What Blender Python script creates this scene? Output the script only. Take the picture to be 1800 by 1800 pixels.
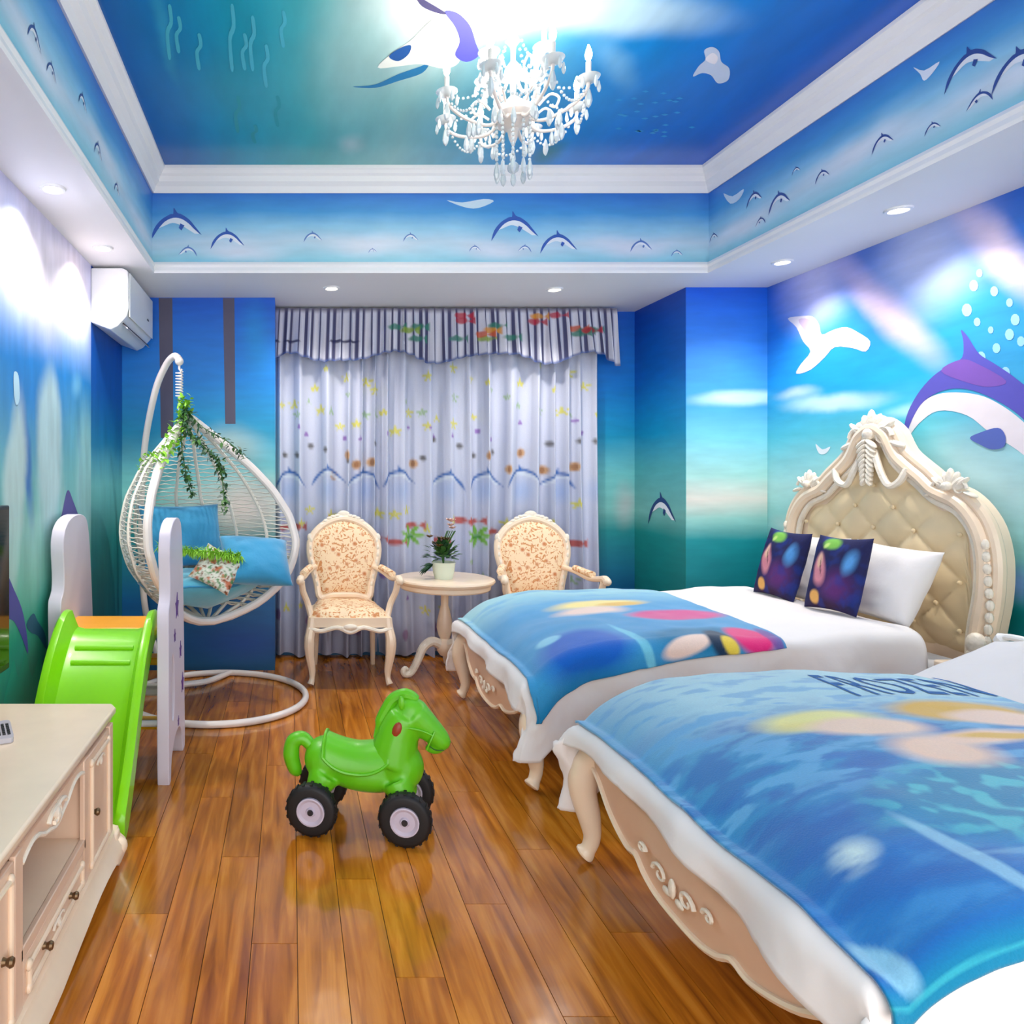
import bpy, bmesh, math, random
import numpy as np
from mathutils import Vector, Matrix, noise as mnoise
random.seed(7)
rng = np.random.default_rng(7)
PI = math.pi
for _o in list(bpy.data.objects): bpy.data.objects.remove(_o)
scn = bpy.context.scene
C = scn.collection

# ------------------------------------------------------------ camera, added world fill light through the open end behind it, exposure
CAM_H = 1.31
cam_d = bpy.data.cameras.new('camera')
cam = bpy.data.objects.new('camera', cam_d); C.objects.link(cam)
cam.location = (0, 0, CAM_H); cam.rotation_euler = (PI/2, 0, 0)
cam_d.sensor_width = 36; cam_d.lens = 25.0
cam_d.shift_x = (900-512)/1800; cam_d.shift_y = -65/1800
cam_d.clip_start = 0.02
scn.camera = cam
scn.view_settings.view_transform = 'Standard'
scn.view_settings.look = 'None'
scn.view_settings.gamma = 1.0
scn.view_settings.use_curve_mapping = False
scn.view_settings.exposure = 0.9
WORLD_STRENGTH = 1.75
world = bpy.data.worlds.new('world'); scn.world = world
world.use_nodes = True
world.node_tree.nodes['Background'].inputs[0].default_value = (1.0, 0.98, 0.97, 1)
world.node_tree.nodes['Background'].inputs[1].default_value = WORLD_STRENGTH
BULB_STRENGTH = 95.0
SPOT_POWER = 28.0

# ------------------------------------------------------------ colour and material helpers
def lin(c):
    r = []
    for v in c[:3]:
        v = v/255.0
        r.append(v/12.92 if v <= 0.04045 else ((v+0.055)/1.055)**2.4)
    return tuple(r)
def lin4(c): return lin(c)+(1.0,)

def new_mat(name):
    m = bpy.data.materials.new(name); m.use_nodes = True
    nt = m.node_tree
    return m, nt, nt.nodes['Principled BSDF']

def mixnode(nt, fac, a, b, mode='MIX'):
    n = nt.nodes.new('ShaderNodeMix'); n.data_type = 'RGBA'; n.blend_type = mode
    for sock, val in ((n.inputs[0], fac), (n.inputs[6], a), (n.inputs[7], b)):
        if hasattr(val, 'is_output'): nt.links.new(val, sock)
        else:
            try: sock.default_value = val
            except Exception: sock.default_value = tuple(val)+(1,)
    return n.outputs[2]

def mat(name, col, rough=0.5, var=0.08, scale=8.0, metal=0.0, coat=0.0, bump=0.0, bscale=60.0, trans=0.0, spec=0.5, sheen=0.0, emit=None):
    m, nt, b = new_mat(name)
    tc = nt.nodes.new('ShaderNodeTexCoord')
    ns = nt.nodes.new('ShaderNodeTexNoise'); ns.inputs['Scale'].default_value = scale; ns.inputs['Detail'].default_value = 3
    nt.links.new(tc.outputs['Object'], ns.inputs['Vector'])
    c = lin(col); d = tuple(max(0, x*(1-var*2)) for x in c); e = tuple(min(1, x*(1+var*.6)) for x in c)
    nt.links.new(mixnode(nt, ns.outputs['Fac'], d+(1,), e+(1,)), b.inputs['Base Color'])
    b.inputs['Roughness'].default_value = rough
    b.inputs['Metallic'].default_value = metal
    b.inputs['Coat Weight'].default_value = coat
    b.inputs['Transmission Weight'].default_value = trans
    b.inputs['Specular IOR Level'].default_value = spec
    b.inputs['Sheen Weight'].default_value = sheen
    if emit:
        b.inputs['Emission Color'].default_value = lin4(emit[0]); b.inputs['Emission Strength'].default_value = emit[1]
    if bump:
        n2 = nt.nodes.new('ShaderNodeTexNoise'); n2.inputs['Scale'].default_value = bscale; n2.inputs['Detail'].default_value = 3
        nt.links.new(tc.outputs['Object'], n2.inputs['Vector'])
        bp = nt.nodes.new('ShaderNodeBump'); bp.inputs['Strength'].default_value = bump; bp.inputs['Distance'].default_value = 0.01
        nt.links.new(n2.outputs['Fac'], bp.inputs['Height']); nt.links.new(bp.outputs['Normal'], b.inputs['Normal'])
    return m

def mat_print(name, rough=0.8, bump=0.15, bscale=150, sheen=0.0):
    """woven cloth whose printed pattern is a colour per point of the cloth"""
    m, nt, b = new_mat(name)
    at = nt.nodes.new('ShaderNodeAttribute'); at.attribute_name = 'Print'
    tc = nt.nodes.new('ShaderNodeTexCoord')
    ns = nt.nodes.new('ShaderNodeTexNoise'); ns.inputs['Scale'].default_value = bscale
    nt.links.new(tc.outputs['Object'], ns.inputs['Vector'])
    dk = mixnode(nt, ns.outputs['Fac'], (0.82, 0.82, 0.82, 1), (1, 1, 1, 1))
    nt.links.new(mixnode(nt, 1.0, at.outputs['Color'], dk, 'MULTIPLY'), b.inputs['Base Color'])
    b.inputs['Roughness'].default_value = rough; b.inputs['Sheen Weight'].default_value = sheen
    b.inputs['Specular IOR Level'].default_value = 0.25
    bp = nt.nodes.new('ShaderNodeBump'); bp.inputs['Strength'].default_value = bump; bp.inputs['Distance'].default_value = 0.004
    nt.links.new(ns.outputs['Fac'], bp.inputs['Height']); nt.links.new(bp.outputs['Normal'], b.inputs['Normal'])
    return m

class Mural:
    """procedural wall paint: a colour ramp along one axis and soft strokes laid over it"""
    def __init__(self, name, plane, rough=0.45, warp=0.12, wscale=2.5):
        self.m, self.nt, self.b = new_mat(name)
        self.plane = plane
        nt = self.nt
        tc = nt.nodes.new('ShaderNodeTexCoord')
        self.raw = tc.outputs['Object']
        ns = nt.nodes.new('ShaderNodeTexNoise'); ns.inputs['Scale'].default_value = wscale; ns.inputs['Detail'].default_value = 4
        nt.links.new(self.raw, ns.inputs['Vector'])
        sb = nt.nodes.new('ShaderNodeVectorMath'); sb.operation = 'SUBTRACT'; sb.inputs[1].default_value = (.5, .5, .5)
        nt.links.new(ns.outputs['Color'], sb.inputs[0])
        sc = nt.nodes.new('ShaderNodeVectorMath'); sc.operation = 'SCALE'; sc.inputs['Scale'].default_value = warp
        nt.links.new(sb.outputs[0], sc.inputs[0])
        ad = nt.nodes.new('ShaderNodeVectorMath'); ad.operation = 'ADD'
        nt.links.new(self.raw, ad.inputs[0]); nt.links.new(sc.outputs[0], ad.inputs[1])
        self.warped = ad.outputs[0]
        self.noise = ns.outputs['Fac']
        self.b.inputs['Roughness'].default_value = rough
        self.col = None
    def ramp(self, axis, lo, hi, stops, warped=True):
        nt = self.nt
        sp = nt.nodes.new('ShaderNodeSeparateXYZ'); nt.links.new(self.warped if warped else self.raw, sp.inputs[0])
        mr = nt.nodes.new('ShaderNodeMapRange'); mr.inputs[1].default_value = lo; mr.inputs[2].default_value = hi
        nt.links.new(sp.outputs['XYZ'.index(axis)], mr.inputs[0])
        cr = nt.nodes.new('ShaderNodeValToRGB'); nt.links.new(mr.outputs[0], cr.inputs[0])
        el = cr.color_ramp.elements
        while len(el) > 1: el.remove(el[-1])
        el[0].position = stops[0][0]; el[0].color = lin4(stops[0][1])
        for p, c in stops[1:]:
            e = el.new(p); e.color = lin4(c)
        self.col = cr.outputs[0]; return self
    def blob(self, a, b, ra, rb, col, op=1.0, rot=0.0, soft=1.0, warped=True):
        """a soft stroke centred (a,b) in the plane's own two coordinates"""
        nt = self.nt
        mp = nt.nodes.new('ShaderNodeMapping'); mp.vector_type = 'TEXTURE'
        if self.plane == 'YZ': L = (0, a, b); S = (1e5, ra, rb); R = (rot, 0, 0)
        elif self.plane == 'XZ': L = (a, 0, b); S = (ra, 1e5, rb); R = (0, -rot, 0)
        else: L = (a, b, 0); S = (ra, rb, 1e5); R = (0, 0, rot)
        mp.inputs['Location'].default_value = L; mp.inputs['Rotation'].default_value = R; mp.inputs['Scale'].default_value = S
        nt.links.new(self.warped if warped else self.raw, mp.inputs[0])
        ln = nt.nodes.new('ShaderNodeVectorMath'); ln.operation = 'LENGTH'; nt.links.new(mp.outputs[0], ln.inputs[0])
        mr = nt.nodes.new('ShaderNodeMapRange'); mr.interpolation_type = 'SMOOTHSTEP'
        mr.inputs[1].default_value = 1.0; mr.inputs[2].default_value = 1.0-soft; mr.inputs[3].default_value = 0; mr.inputs[4].default_value = op
        nt.links.new(ln.outputs['Value'], mr.inputs[0])
        self.col = mixnode(nt, mr.outputs[0], self.col, lin4(col)); return self
    def done(self, streak=0.10, sscale=(3, 3, 14)):
        nt = self.nt
        mp = nt.nodes.new('ShaderNodeMapping'); mp.inputs['Scale'].default_value = sscale; nt.links.new(self.raw, mp.inputs[0])
        ns = nt.nodes.new('ShaderNodeTexNoise'); ns.inputs['Scale'].default_value = 1.6; ns.inputs['Detail'].default_value = 5
        nt.links.new(mp.outputs[0], ns.inputs['Vector'])
        mr = nt.nodes.new('ShaderNodeMapRange'); mr.inputs[1].default_value = .3; mr.inputs[2].default_value = .75
        mr.inputs[3].default_value = 1-streak; mr.inputs[4].default_value = 1+streak*.5
        nt.links.new(ns.outputs['Fac'], mr.inputs[0])
        sc = nt.nodes.new('ShaderNodeVectorMath'); sc.operation = 'SCALE'
        nt.links.new(self.col, sc.inputs[0]); nt.links.new(mr.outputs[0], sc.inputs['Scale'])
        nt.links.new(sc.outputs[0], self.b.inputs['Base Color'])
        return self.m

# ------------------------------------------------------------ geometry helpers
class Geo:
    def __init__(self): self.v = []; self.f = []; self.mi = []; self.cols = None
    def add(self, vs, fs, mi=0):
        o = len(self.v); self.v += [tuple(p) for p in vs]; self.f += [tuple(i+o for i in f) for f in fs]; self.mi += [mi]*len(fs)
        return self
    def box(self, c, s, rz=0.0, mi=0, M=None):
        x, y, z = (k/2 for k in s)
        vs = [Vector((a*x, b*y, d*z)) for a in (-1, 1) for b in (-1, 1) for d in (-1, 1)]
        R = M if M is not None else Matrix.Rotation(rz, 3, 'Z')
        vs = [R @ p + Vector(c) for p in vs]
        return self.add(vs, [(0,1,3,2),(4,6,7,5),(0,4,5,1),(2,3,7,6),(0,2,6,4),(1,5,7,3)], mi)
    def tube(self, pts, r, n=8, closed=False, mi=0, flat=1.0, cap=True):
        pts = [Vector(p) for p in pts]; m = len(pts)
        rs = r if isinstance(r, (list, tuple)) else [r]*m
        vs = []; up = None
        for i, p in enumerate(pts):
            a = pts[i-1] if (i or closed) else pts[0]
            b = pts[(i+1) % m] if (i < m-1 or closed) else pts[-1]
            t = (b-a); t = t.normalized() if t.length > 1e-9 else Vector((0,0,1))
            if up is None:
                up = Vector((0,0,1)) if abs(t.z) < .9 else Vector((0,1,0))
            up = (up - t*up.dot(t)); up = up.normalized() if up.length > 1e-6 else t.orthogonal().normalized()
            s = t.cross(up)
            for k in range(n):
                an = 2*PI*k/n
                vs.append(p + (s*math.cos(an)*flat + up*math.sin(an))*rs[i])
        fs = []
        for i in range(m if closed else m-1):
            j = (i+1) % m
            for k in range(n):
                fs.append((i*n+k, i*n+(k+1) % n, j*n+(k+1) % n, j*n+k))
        if not closed and cap:
            fs.append(tuple(range(n))[::-1]); fs.append(tuple((m-1)*n+k for k in range(n)))
        return self.add(vs, fs, mi)
    def lathe(self, prof, c=(0,0,0), n=20, mi=0, M=None):
        vs = []; c = Vector(c)
        for r, z in prof:
            for k in range(n):
                a = 2*PI*k/n; p = Vector((r*math.cos(a), r*math.sin(a), z))
                vs.append((M @ p if M is not None else p)+c)
        fs = []
        for i in range(len(prof)-1):
            for k in range(n):
                fs.append((i*n+k, i*n+(k+1) % n, (i+1)*n+(k+1) % n, (i+1)*n+k))
        fs.append(tuple(range(n))[::-1]); fs.append(tuple((len(prof)-1)*n+k for k in range(n)))
        return self.add(vs, fs, mi)
    def ell(self, c, r, n=14, m=9, mi=0, M=None):
        vs = []; c = Vector(c)
        for i in range(m+1):
            th = PI*i/m
            for k in range(n):
                a = 2*PI*k/n
                p = Vector((r[0]*math.sin(th)*math.cos(a), r[1]*math.sin(th)*math.sin(a), r[2]*math.cos(th)))
                vs.append((M @ p if M is not None else p)+c)
        fs = []
        for i in range(m):
            for k in range(n):
                fs.append((i*n+k, (i+1)*n+k, (i+1)*n+(k+1) % n, i*n+(k+1) % n))
        return self.add(vs, fs, mi)
    def prism(self, poly, fn0, fn1, mi=0):
        """poly: 2-D outline; fn0/fn1 map (a,b) to the two faces"""
        n = len(poly)
        vs = [fn0(*p) for p in poly]+[fn1(*p) for p in poly]
        fs = [tuple(range(n))[::-1], tuple(range(n, 2*n))]+[(i, (i+1) % n, n+(i+1) % n, n+i) for i in range(n)]
        return self.add(vs, fs, mi)
    def flat(self, poly, fn, mi=0):
        return self.add([fn(*p) for p in poly], [tuple(range(len(poly)))], mi)
    def grid(self, fn, nu, nv, mi=0, wrap=False):
        vs = [fn(i/nu, j/nv) for i in range(nu+1) for j in range(nv+1)]
        fs = [(i*(nv+1)+j, (i+1)*(nv+1)+j, (i+1)*(nv+1)+j+1, i*(nv+1)+j+1) for i in range(nu) for j in range(nv)]
        return self.add(vs, fs, mi)
    def build(self, name, mats, parent=None, smooth=True, bevel=0.0, seg=2, subsurf=0, colors=None, angle=35, origin=None, solid=0.0):
        me = bpy.data.meshes.new(name)
        o0 = Vector(origin) if origin is not None else None
        q = parent
        while o0 is None and q is not None:      # parts and sub-parts given in room coordinates
            if 'org' in q: o0 = Vector(q['org'])
            q = q.parent
        vs = [tuple(Vector(p)-o0) for p in self.v] if o0 else self.v
        me.from_pydata(vs, [], self.f)
        for m in (mats if isinstance(mats, (list, tuple)) else [mats]): me.materials.append(m)
        if any(self.mi): me.polygons.foreach_set('material_index', self.mi)
        bm = bmesh.new(); bm.from_mesh(me)
        ng = [f for f in bm.faces if len(f.verts) > 4]
        if ng: bmesh.ops.triangulate(bm, faces=ng, ngon_method='EAR_CLIP')
        if colors is None: bmesh.ops.remove_doubles(bm, verts=bm.verts, dist=1e-6)
        bmesh.ops.recalc_face_normals(bm, faces=bm.faces)
        bm.to_mesh(me); bm.free()
        if colors is not None:
            ca = me.color_attributes.new('Print', 'FLOAT_COLOR', 'POINT')
            a = np.ones((len(me.vertices), 4), dtype=np.float32); a[:, :3] = colors
            ca.data.foreach_set('color', a.ravel())
        if smooth:
            me.polygons.foreach_set('use_smooth', [True]*len(me.polygons))
            if angle < 180:
                try: me.set_sharp_from_angle(angle=math.radians(angle))
                except Exception: pass
        o = bpy.data.objects.new(name, me); C.objects.link(o)
        if origin is not None and parent is None: o.location = origin
        if parent is not None: o.parent = parent
        if bevel:
            md = o.modifiers.new('Bevel', 'BEVEL'); md.width = bevel; md.segments = seg; md.limit_method = 'ANGLE'; md.angle_limit = math.radians(40)
            md.harden_normals = False
        if solid:
            md = o.modifiers.new('Solid', 'SOLIDIFY'); md.thickness = solid; md.offset = -1
        if subsurf:
            md = o.modifiers.new('Sub', 'SUBSURF'); md.levels = subsurf; md.render_levels = subsurf
        return o

def thing(name, label, cat, loc=(0,0,0), rz=0.0, group=None, world=False):
    """an Empty at the thing's base; world=True means its parts are given in room coordinates"""
    o = bpy.data.objects.new(name, None); C.objects.link(o)
    o.empty_display_size = .1
    o.location = loc; o.rotation_euler = (0, 0, rz); o['label'] = label; o['category'] = cat
    if group: o['group'] = group
    if world: o['org'] = tuple(loc)
    return o
def tag(o, label, cat, group=None):
    o['label'] = label; o['category'] = cat
    if group: o['group'] = group
    return o
def struct(o): o['kind'] = 'structure'; return o
def stuff(o): o['kind'] = 'stuff'; return o
def dup(root, loc, rz=None, label=None, group=None):
    def cp(o, parent):
        c = o.copy(); C.objects.link(c); c.parent = parent
        for ch in [x for x in C.objects if x.parent == o]: cp(ch, c)
        return c
    r = cp(root, None); r.location = loc
    if rz is not None: r.rotation_euler = (0, 0, rz)
    if label: r['label'] = label
    if group: r['group'] = group
    return r
def crv(pts, n=8, closed=False):
    """Catmull-Rom through pts"""
    P = [Vector(p) for p in pts]; m = len(P); out = []
    rngi = range(m if closed else m-1)
    for i in rngi:
        if closed: a, b, c, d = P[(i-1) % m], P[i], P[(i+1) % m], P[(i+2) % m]
        else: a, b, c, d = P[max(i-1, 0)], P[i], P[i+1], P[min(i+2, m-1)]
        for k in range(n):
            t = k/n
            out.append(.5*((2*b)+(c-a)*t+(2*a-5*b+4*c-d)*t*t+(3*b-a-3*c+d)*t**3))
    if not closed: out.append(P[-1])
    return out
def crv2(pts, n=6, closed=False):
    return [(p.x, p.y) for p in crv([(a, b, 0) for a, b in pts], n, closed)]
def lerp(a, b, t): return a+(b-a)*t
def interp(x, xs, ys): return float(np.interp(x, xs, ys))

# ------------------------------------------------------------ room dimensions (metres)
XL, XR = -1.135, 3.02          # side walls
YB = 5.18                      # back wall
YF = -0.5                      # where the modelled room ends behind the viewer
ZS = 2.50                      # soffit
FX0, FX1, FY0, FY1 = -0.82, 2.46, 0.55, 4.19   # tray opening
ZC0, ZC = 2.97, 3.10           # cornice bottom, ceiling
F = 1250.0
def on_right(px, py, off=0.004, X=XR):
    Y = X*F/(px-512); return (X-off, Y, CAM_H+(835-py)*Y/F)
def on_left(px, py, off=0.004, X=XL):
    Y = X*F/(px-512); return (X+off, Y, CAM_H+(835-py)*Y/F)
def on_back(px, py, Y=YB, off=0.004):
    return ((px-512)*Y/F, Y-off, CAM_H+(835-py)*Y/F)
def on_ceil(px, py, Z=ZC, off=0.004):
    Y = (Z-CAM_H)*F/(835-py); return ((px-512)*Y/F, Y, Z-off)
# ------------------------------------------------------------ paints and shared materials
M = {}
M['white_paint'] = mat('white_paint', (238,238,240), .55, .03, 2)
M['cream'] = mat('cream_lacquer', (250,226,198), .32, .06, 9, coat=.3)
M['cream_pink'] = mat('cream_pink_lacquer', (236,204,178), .35, .08, 7, coat=.2)
M['carved'] = mat('carved_cream', (250,238,220), .38, .10, 25, coat=.2, bump=.3, bscale=70)
M['gold_leather'] = mat('tufted_gold_beige', (244,220,176), .40, .10, 6, coat=.15)
M['linen'] = mat('white_linen', (236,230,228), .85, .03, 5, bump=.12, bscale=30, sheen=.2)
M['white_metal'] = mat('white_enamel', (238,228,222), .28, .04, 5, coat=.4)
M['rattan'] = mat('white_rattan', (236,230,218), .5, .08, 30)
M['white_plastic'] = mat('white_plastic', (240,242,244), .3, .02, 3)
M['grey_plastic'] = mat('grey_plastic', (196,190,198), .4, .04, 3)
M['dark'] = mat('dark_plastic', (26,26,32), .35, .05, 5)
M['glass_white'] = mat('crystal', (236,244,248), .06, .02, 20, spec=.9, coat=.6, trans=.35)
M['bulb'] = mat('lit_bulb', (255,250,240), .3, 0, 1, emit=((255,246,232), BULB_STRENGTH))
M['lens'] = mat('lit_lens', (255,250,240), .3, 0, 1, emit=((255,238,214), 9.0))

# ------------------------------------------------------------ murals
# right wall (plane YZ)
SKY = [(0.0,(0,130,145)), (0.34,(30,165,170)), (0.40,(140,212,210)), (0.50,(176,226,226)), (0.62,(90,198,218)), (0.72,(30,165,222)), (0.86,(36,132,228)), (1.0,(36,104,214))]
mr = Mural('mural_right', 'YZ', warp=.10).ramp('Z', 0, 2.5, SKY)
def rp(px, py): p = on_right(px, py); return p[1], p[2]
def wr(px, py, ra, rb, col, op=1, rot=0, soft=1): a, b = rp(px, py); mr.blob(a, b, ra, rb, col, op, rot, soft)
wr(1430, 490, .42, .40, (208,208,252), 1.0)
wr(1625, 440, .46, .46, (192,206,252), 1.0)
wr(1755, 640, .38, .50, (60,150,205), .7)
wr(1560, 545, .13, .62, (240,215,248), .9, -.75)
wr(1755, 440, .12, .5, (244,224,250), .9, -.65)
wr(1460, 705, .50, .075, (205,240,244), .9, .03, .8)
wr(1400, 690, .25, .05, (232,248,250), .7)
wr(1600, 720, .22, .05, (190,232,240), .7)
wr(1720, 860, .45, .42, (178,214,222), .85)
wr(1420, 930, .5, .10, (226,224,224), .6)
wr(1790, 1020, .10, .12, (150,190,250), .9)
wr(1790, 1090, .2, .10, (0,130,125), .8)
MUR_R = mr.done()
# left wall
ml = Mural('mural_left', 'YZ', warp=.12, wscale=3).ramp('Z', 0, 2.5, [(0,(20,120,100)),(.26,(40,160,135)),(.40,(120,190,180)),(.62,(110,185,205)),(.72,(40,140,215)),(.84,(170,185,240)),(1,(215,215,250))])
def lp(px, py): p = on_left(px, py); return p[1], p[2]
def wl(px, py, ra, rb, col, op=1, rot=0, soft=1): a, b = lp(px, py); ml.blob(a, b, ra, rb, col, op, rot, soft)
wl(60, 700, .9, .40, (10,120,205), .8)
wl(70, 480, .75, .42, (250,240,250), .95)
wl(130, 500, .5, .35, (252,238,248), .9)
wl(25, 400, .22, .22, (160,190,248), .7)
wl(88, 800, .22, .50, (186,216,222), .95, 0, .45)
wl(46, 800, .07, .50, (40,110,196), .9, .22, .8)
wl(140, 800, .05, .45, (40,130,180), .7, .1, .8)
wl(25, 880, .14, .55, (200,225,225), .9, -.15, .5)
wl(150, 850, .24, .5, (160,210,215), .8, 0, .6)
wl(60, 960, .5, .30, (150,205,200), .75)
wl(112, 960, .06, .5, (200,215,210), .5)
wl(135, 680, .12, .10, (120,190,230), .8)
MUR_L0 = ml
# darker stretch of wallpaper beyond the strip at Y = 4.03 (hard seam)
nt = ml.nt
sp = nt.nodes.new('ShaderNodeSeparateXYZ'); nt.links.new(ml.raw, sp.inputs[0])
gt = nt.nodes.new('ShaderNodeMath'); gt.operation = 'GREATER_THAN'; gt.inputs[1].default_value = 4.03; nt.links.new(sp.outputs[1], gt.inputs[0])
keep = ml.col
ml.ramp('Z', 0, 2.5, [(0,(8,92,110)),(.36,(40,140,140)),(.50,(110,190,195)),(.60,(10,125,175)),(.72,(0,88,178)),(1,(0,70,180))])
ml.col = mixnode(nt, gt.outputs[0], keep, ml.col)
MUR_L = ml.done(streak=.16, sscale=(9, 9, 2))
# back walls
BK = [(0.0,(0,86,130)), (0.18,(0,96,160)), (0.36,(30,150,155)), (0.42,(130,200,194)), (0.52,(120,206,208)), (0.64,(10,158,200)), (0.78,(0,134,220)), (1.0,(6,92,206))]
mb = Mural('mural_back', 'XZ', warp=.10).ramp('Z', 0, 2.5, BK)
def bp_(px, py, Y): p = on_back(px, py, Y); return p[0], p[2]
for (px, py, Y, ra, rb, c, op) in [(1100,890,YB,.13,.22,(190,200,200),.85), (1165,960,YB,.2,.15,(150,195,190),.5),
        (430,890,4.77,.46,.30,(236,222,214),1.0), (400,790,4.77,.36,.22,(190,214,208),.9), (340,900,4.77,.30,.3,(186,212,208),.8),
        (430,1130,4.77,.6,.22,(0,66,150),.8), (450,600,4.77,.16,.4,(0,140,215),.8)]:
    a, b = bp_(px, py, Y); mb.blob(a, b, ra, rb, c, op)
MUR_B = mb.done()
mcw = Mural('mural_column', 'XZ', warp=.06).ramp('Z', 0, 2.5, [(0,(0,110,130)),(.36,(20,150,160)),(.41,(150,210,205)),(.46,(226,222,214)),(.52,(170,222,218)),(.62,(120,205,228)),(.70,(70,165,235)),(.85,(50,140,240)),(1,(10,95,225))])
a, b = bp_(1300, 700, 4.51); mcw.blob(a, b, .42, .07, (205,240,244), .95, .05, .8)
MUR_C = mcw.done()
# frieze of the tray: sea and cloud bands
def frieze_mat(name, plane):
    mf = Mural(name, plane, warp=.10, wscale=2.2).ramp('Z', ZS, ZC0, [(0,(80,180,214)),(.18,(150,208,226)),(.38,(190,216,234)),(.55,(146,202,232)),(.75,(74,156,218)),(1,(56,122,208))])
    return mf
mf = frieze_mat('mural_frieze_side', 'YZ')
for y, z in ((3.9,2.66),(3.1,2.72),(2.3,2.66),(1.5,2.72)): mf.blob(y, z, .45, .08, (226,232,244), .8)
FR_S = mf.done(.08)
mf = frieze_mat('mural_frieze_back', 'XZ')
for x, z in ((-.3,2.62),(.45,2.66),(1.2,2.64),(2.0,2.66)): mf.blob(x, z, .38, .08, (222,226,240), .8)
FR_B = mf.done(.08)
# ceiling: deep sea lit from above
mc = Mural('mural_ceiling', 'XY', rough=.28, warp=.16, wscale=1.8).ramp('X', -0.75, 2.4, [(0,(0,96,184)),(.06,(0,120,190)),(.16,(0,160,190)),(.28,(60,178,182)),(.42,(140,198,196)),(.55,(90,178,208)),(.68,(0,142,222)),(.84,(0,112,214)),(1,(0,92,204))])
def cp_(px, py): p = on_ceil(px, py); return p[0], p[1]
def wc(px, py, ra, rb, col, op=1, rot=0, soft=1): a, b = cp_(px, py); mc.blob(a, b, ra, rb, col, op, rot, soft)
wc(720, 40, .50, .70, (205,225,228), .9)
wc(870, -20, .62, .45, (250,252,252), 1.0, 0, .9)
wc(620, 120, .30, .8, (140,190,190), .8)
wc(430, 120, .16, .9, (0,150,175), .7)
wc(1090, 20, .62, .20, (190,225,248), .95, .15, .8)
wc(1080, 110, .38, .09, (120,190,240), .8, .9)
wc(960, 270, .12, .22, (0,120,130), .9)
wc(620, 255, .10, .16, (176,206,206), .8)
wc(290, 60, .05, .5, (60,180,215), .6)
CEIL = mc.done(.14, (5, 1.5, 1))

# wood planks
def plank_mat():
    m, nt, b = new_mat('laminate')
    tc = nt.nodes.new('ShaderNodeTexCoord'); oi = nt.nodes.new('ShaderNodeObjectInfo')
    geo = nt.nodes.new('ShaderNodeNewGeometry')
    mp = nt.nodes.new('ShaderNodeMapping'); mp.inputs['Scale'].default_value = (14, 1.1, 1)
    off = nt.nodes.new('ShaderNodeVectorMath'); off.operation = 'SCALE'; off.inputs['Scale'].default_value = 13
    nt.links.new(oi.outputs['Location'], off.inputs[0])
    ad = nt.nodes.new('ShaderNodeVectorMath'); nt.links.new(tc.outputs['Object'], ad.inputs[0]); nt.links.new(off.outputs[0], ad.inputs[1])
    nt.links.new(ad.outputs[0], mp.inputs[0])
    ns = nt.nodes.new('ShaderNodeTexNoise'); ns.inputs['Scale'].default_value = 2.2; ns.inputs['Detail'].default_value = 6; ns.inputs['Distortion'].default_value = .6
    nt.links.new(mp.outputs[0], ns.inputs['Vector'])
    cr = nt.nodes.new('ShaderNodeValToRGB'); nt.links.new(ns.outputs['Fac'], cr.inputs[0])
    el = cr.color_ramp.elements; el[0].position = .28; el[0].color = lin4((140,78,18)); el[1].position = .78; el[1].color = lin4((222,150,54))
    e = el.new(.52); e.color = lin4((190,116,28))
    c2 = nt.nodes.new('ShaderNodeValToRGB'); nt.links.new(oi.outputs['Random'], c2.inputs[0])
    e2 = c2.color_ramp.elements; e2[0].color = (.80, .79, .74, 1); e2[1].color = (1.08, 1.06, 1.0, 1); q = e2.new(.5); q.color = (.95, .86, .86, 1)
    nt.links.new(mixnode(nt, 1.0, cr.outputs[0], c2.outputs[0], 'MULTIPLY'), b.inputs['Base Color'])
    b.inputs['Roughness'].default_value = .17; b.inputs['Coat Weight'].default_value = .35; b.inputs['Coat Roughness'].default_value = .06
    n3 = nt.nodes.new('ShaderNodeTexNoise'); n3.inputs['Scale'].default_value = 5; nt.links.new(geo.outputs['Position'], n3.inputs['Vector'])
    bp = nt.nodes.new('ShaderNodeBump'); bp.inputs['Strength'].default_value = .10; bp.inputs['Distance'].default_value = .02
    nt.links.new(n3.outputs['Fac'], bp.inputs['Height']); nt.links.new(bp.outputs['Normal'], b.inputs['Normal']); nt.links.new(bp.outputs['Normal'], b.inputs['Coat Normal'])
    return m
M['plank'] = plank_mat()

# ------------------------------------------------------------ room shell
g = Geo(); g.box(((XL+XR)/2, (YF+YB)/2, -.035), (XR-XL+.3, YB-YF+.3, .05))
floor = struct(g.build('floor', mat('floor_underlay', (70,36,14), .6), smooth=False))
PW, PL = .128, 1.22
pg = Geo(); pg.box((0, 0, -.005), (PW-.002, PL-.002, .010))
p0 = None
nx = int(math.ceil((XR-XL)/PW))
for i in range(nx):
    x = XL+PW*(i+.5); st = YF-((i*0.37) % 1)*PL
    k = 0
    while st+k*PL < YB:
        y0 = max(st+k*PL, YF); y1 = min(st+(k+1)*PL, YB); k += 1
        if y1-y0 < .05: continue
        if p0 is None:
            p0 = pg.build('plank', M['plank'], None, smooth=False); p0.parent = floor; o = p0
        else:
            o = p0.copy(); C.objects.link(o); o.parent = floor
        o.location = (x, (y0+y1)/2, 0); o.scale = (1, (y1-y0)/PL, 1)
def wallbox(name, x0, x1, y0, y1, z0, z1, m):
    g = Geo(); g.box(((x0+x1)/2, (y0+y1)/2, (z0+z1)/2), (x1-x0, y1-y0, z1-z0)); return struct(g.build(name, m, smooth=False))
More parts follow.
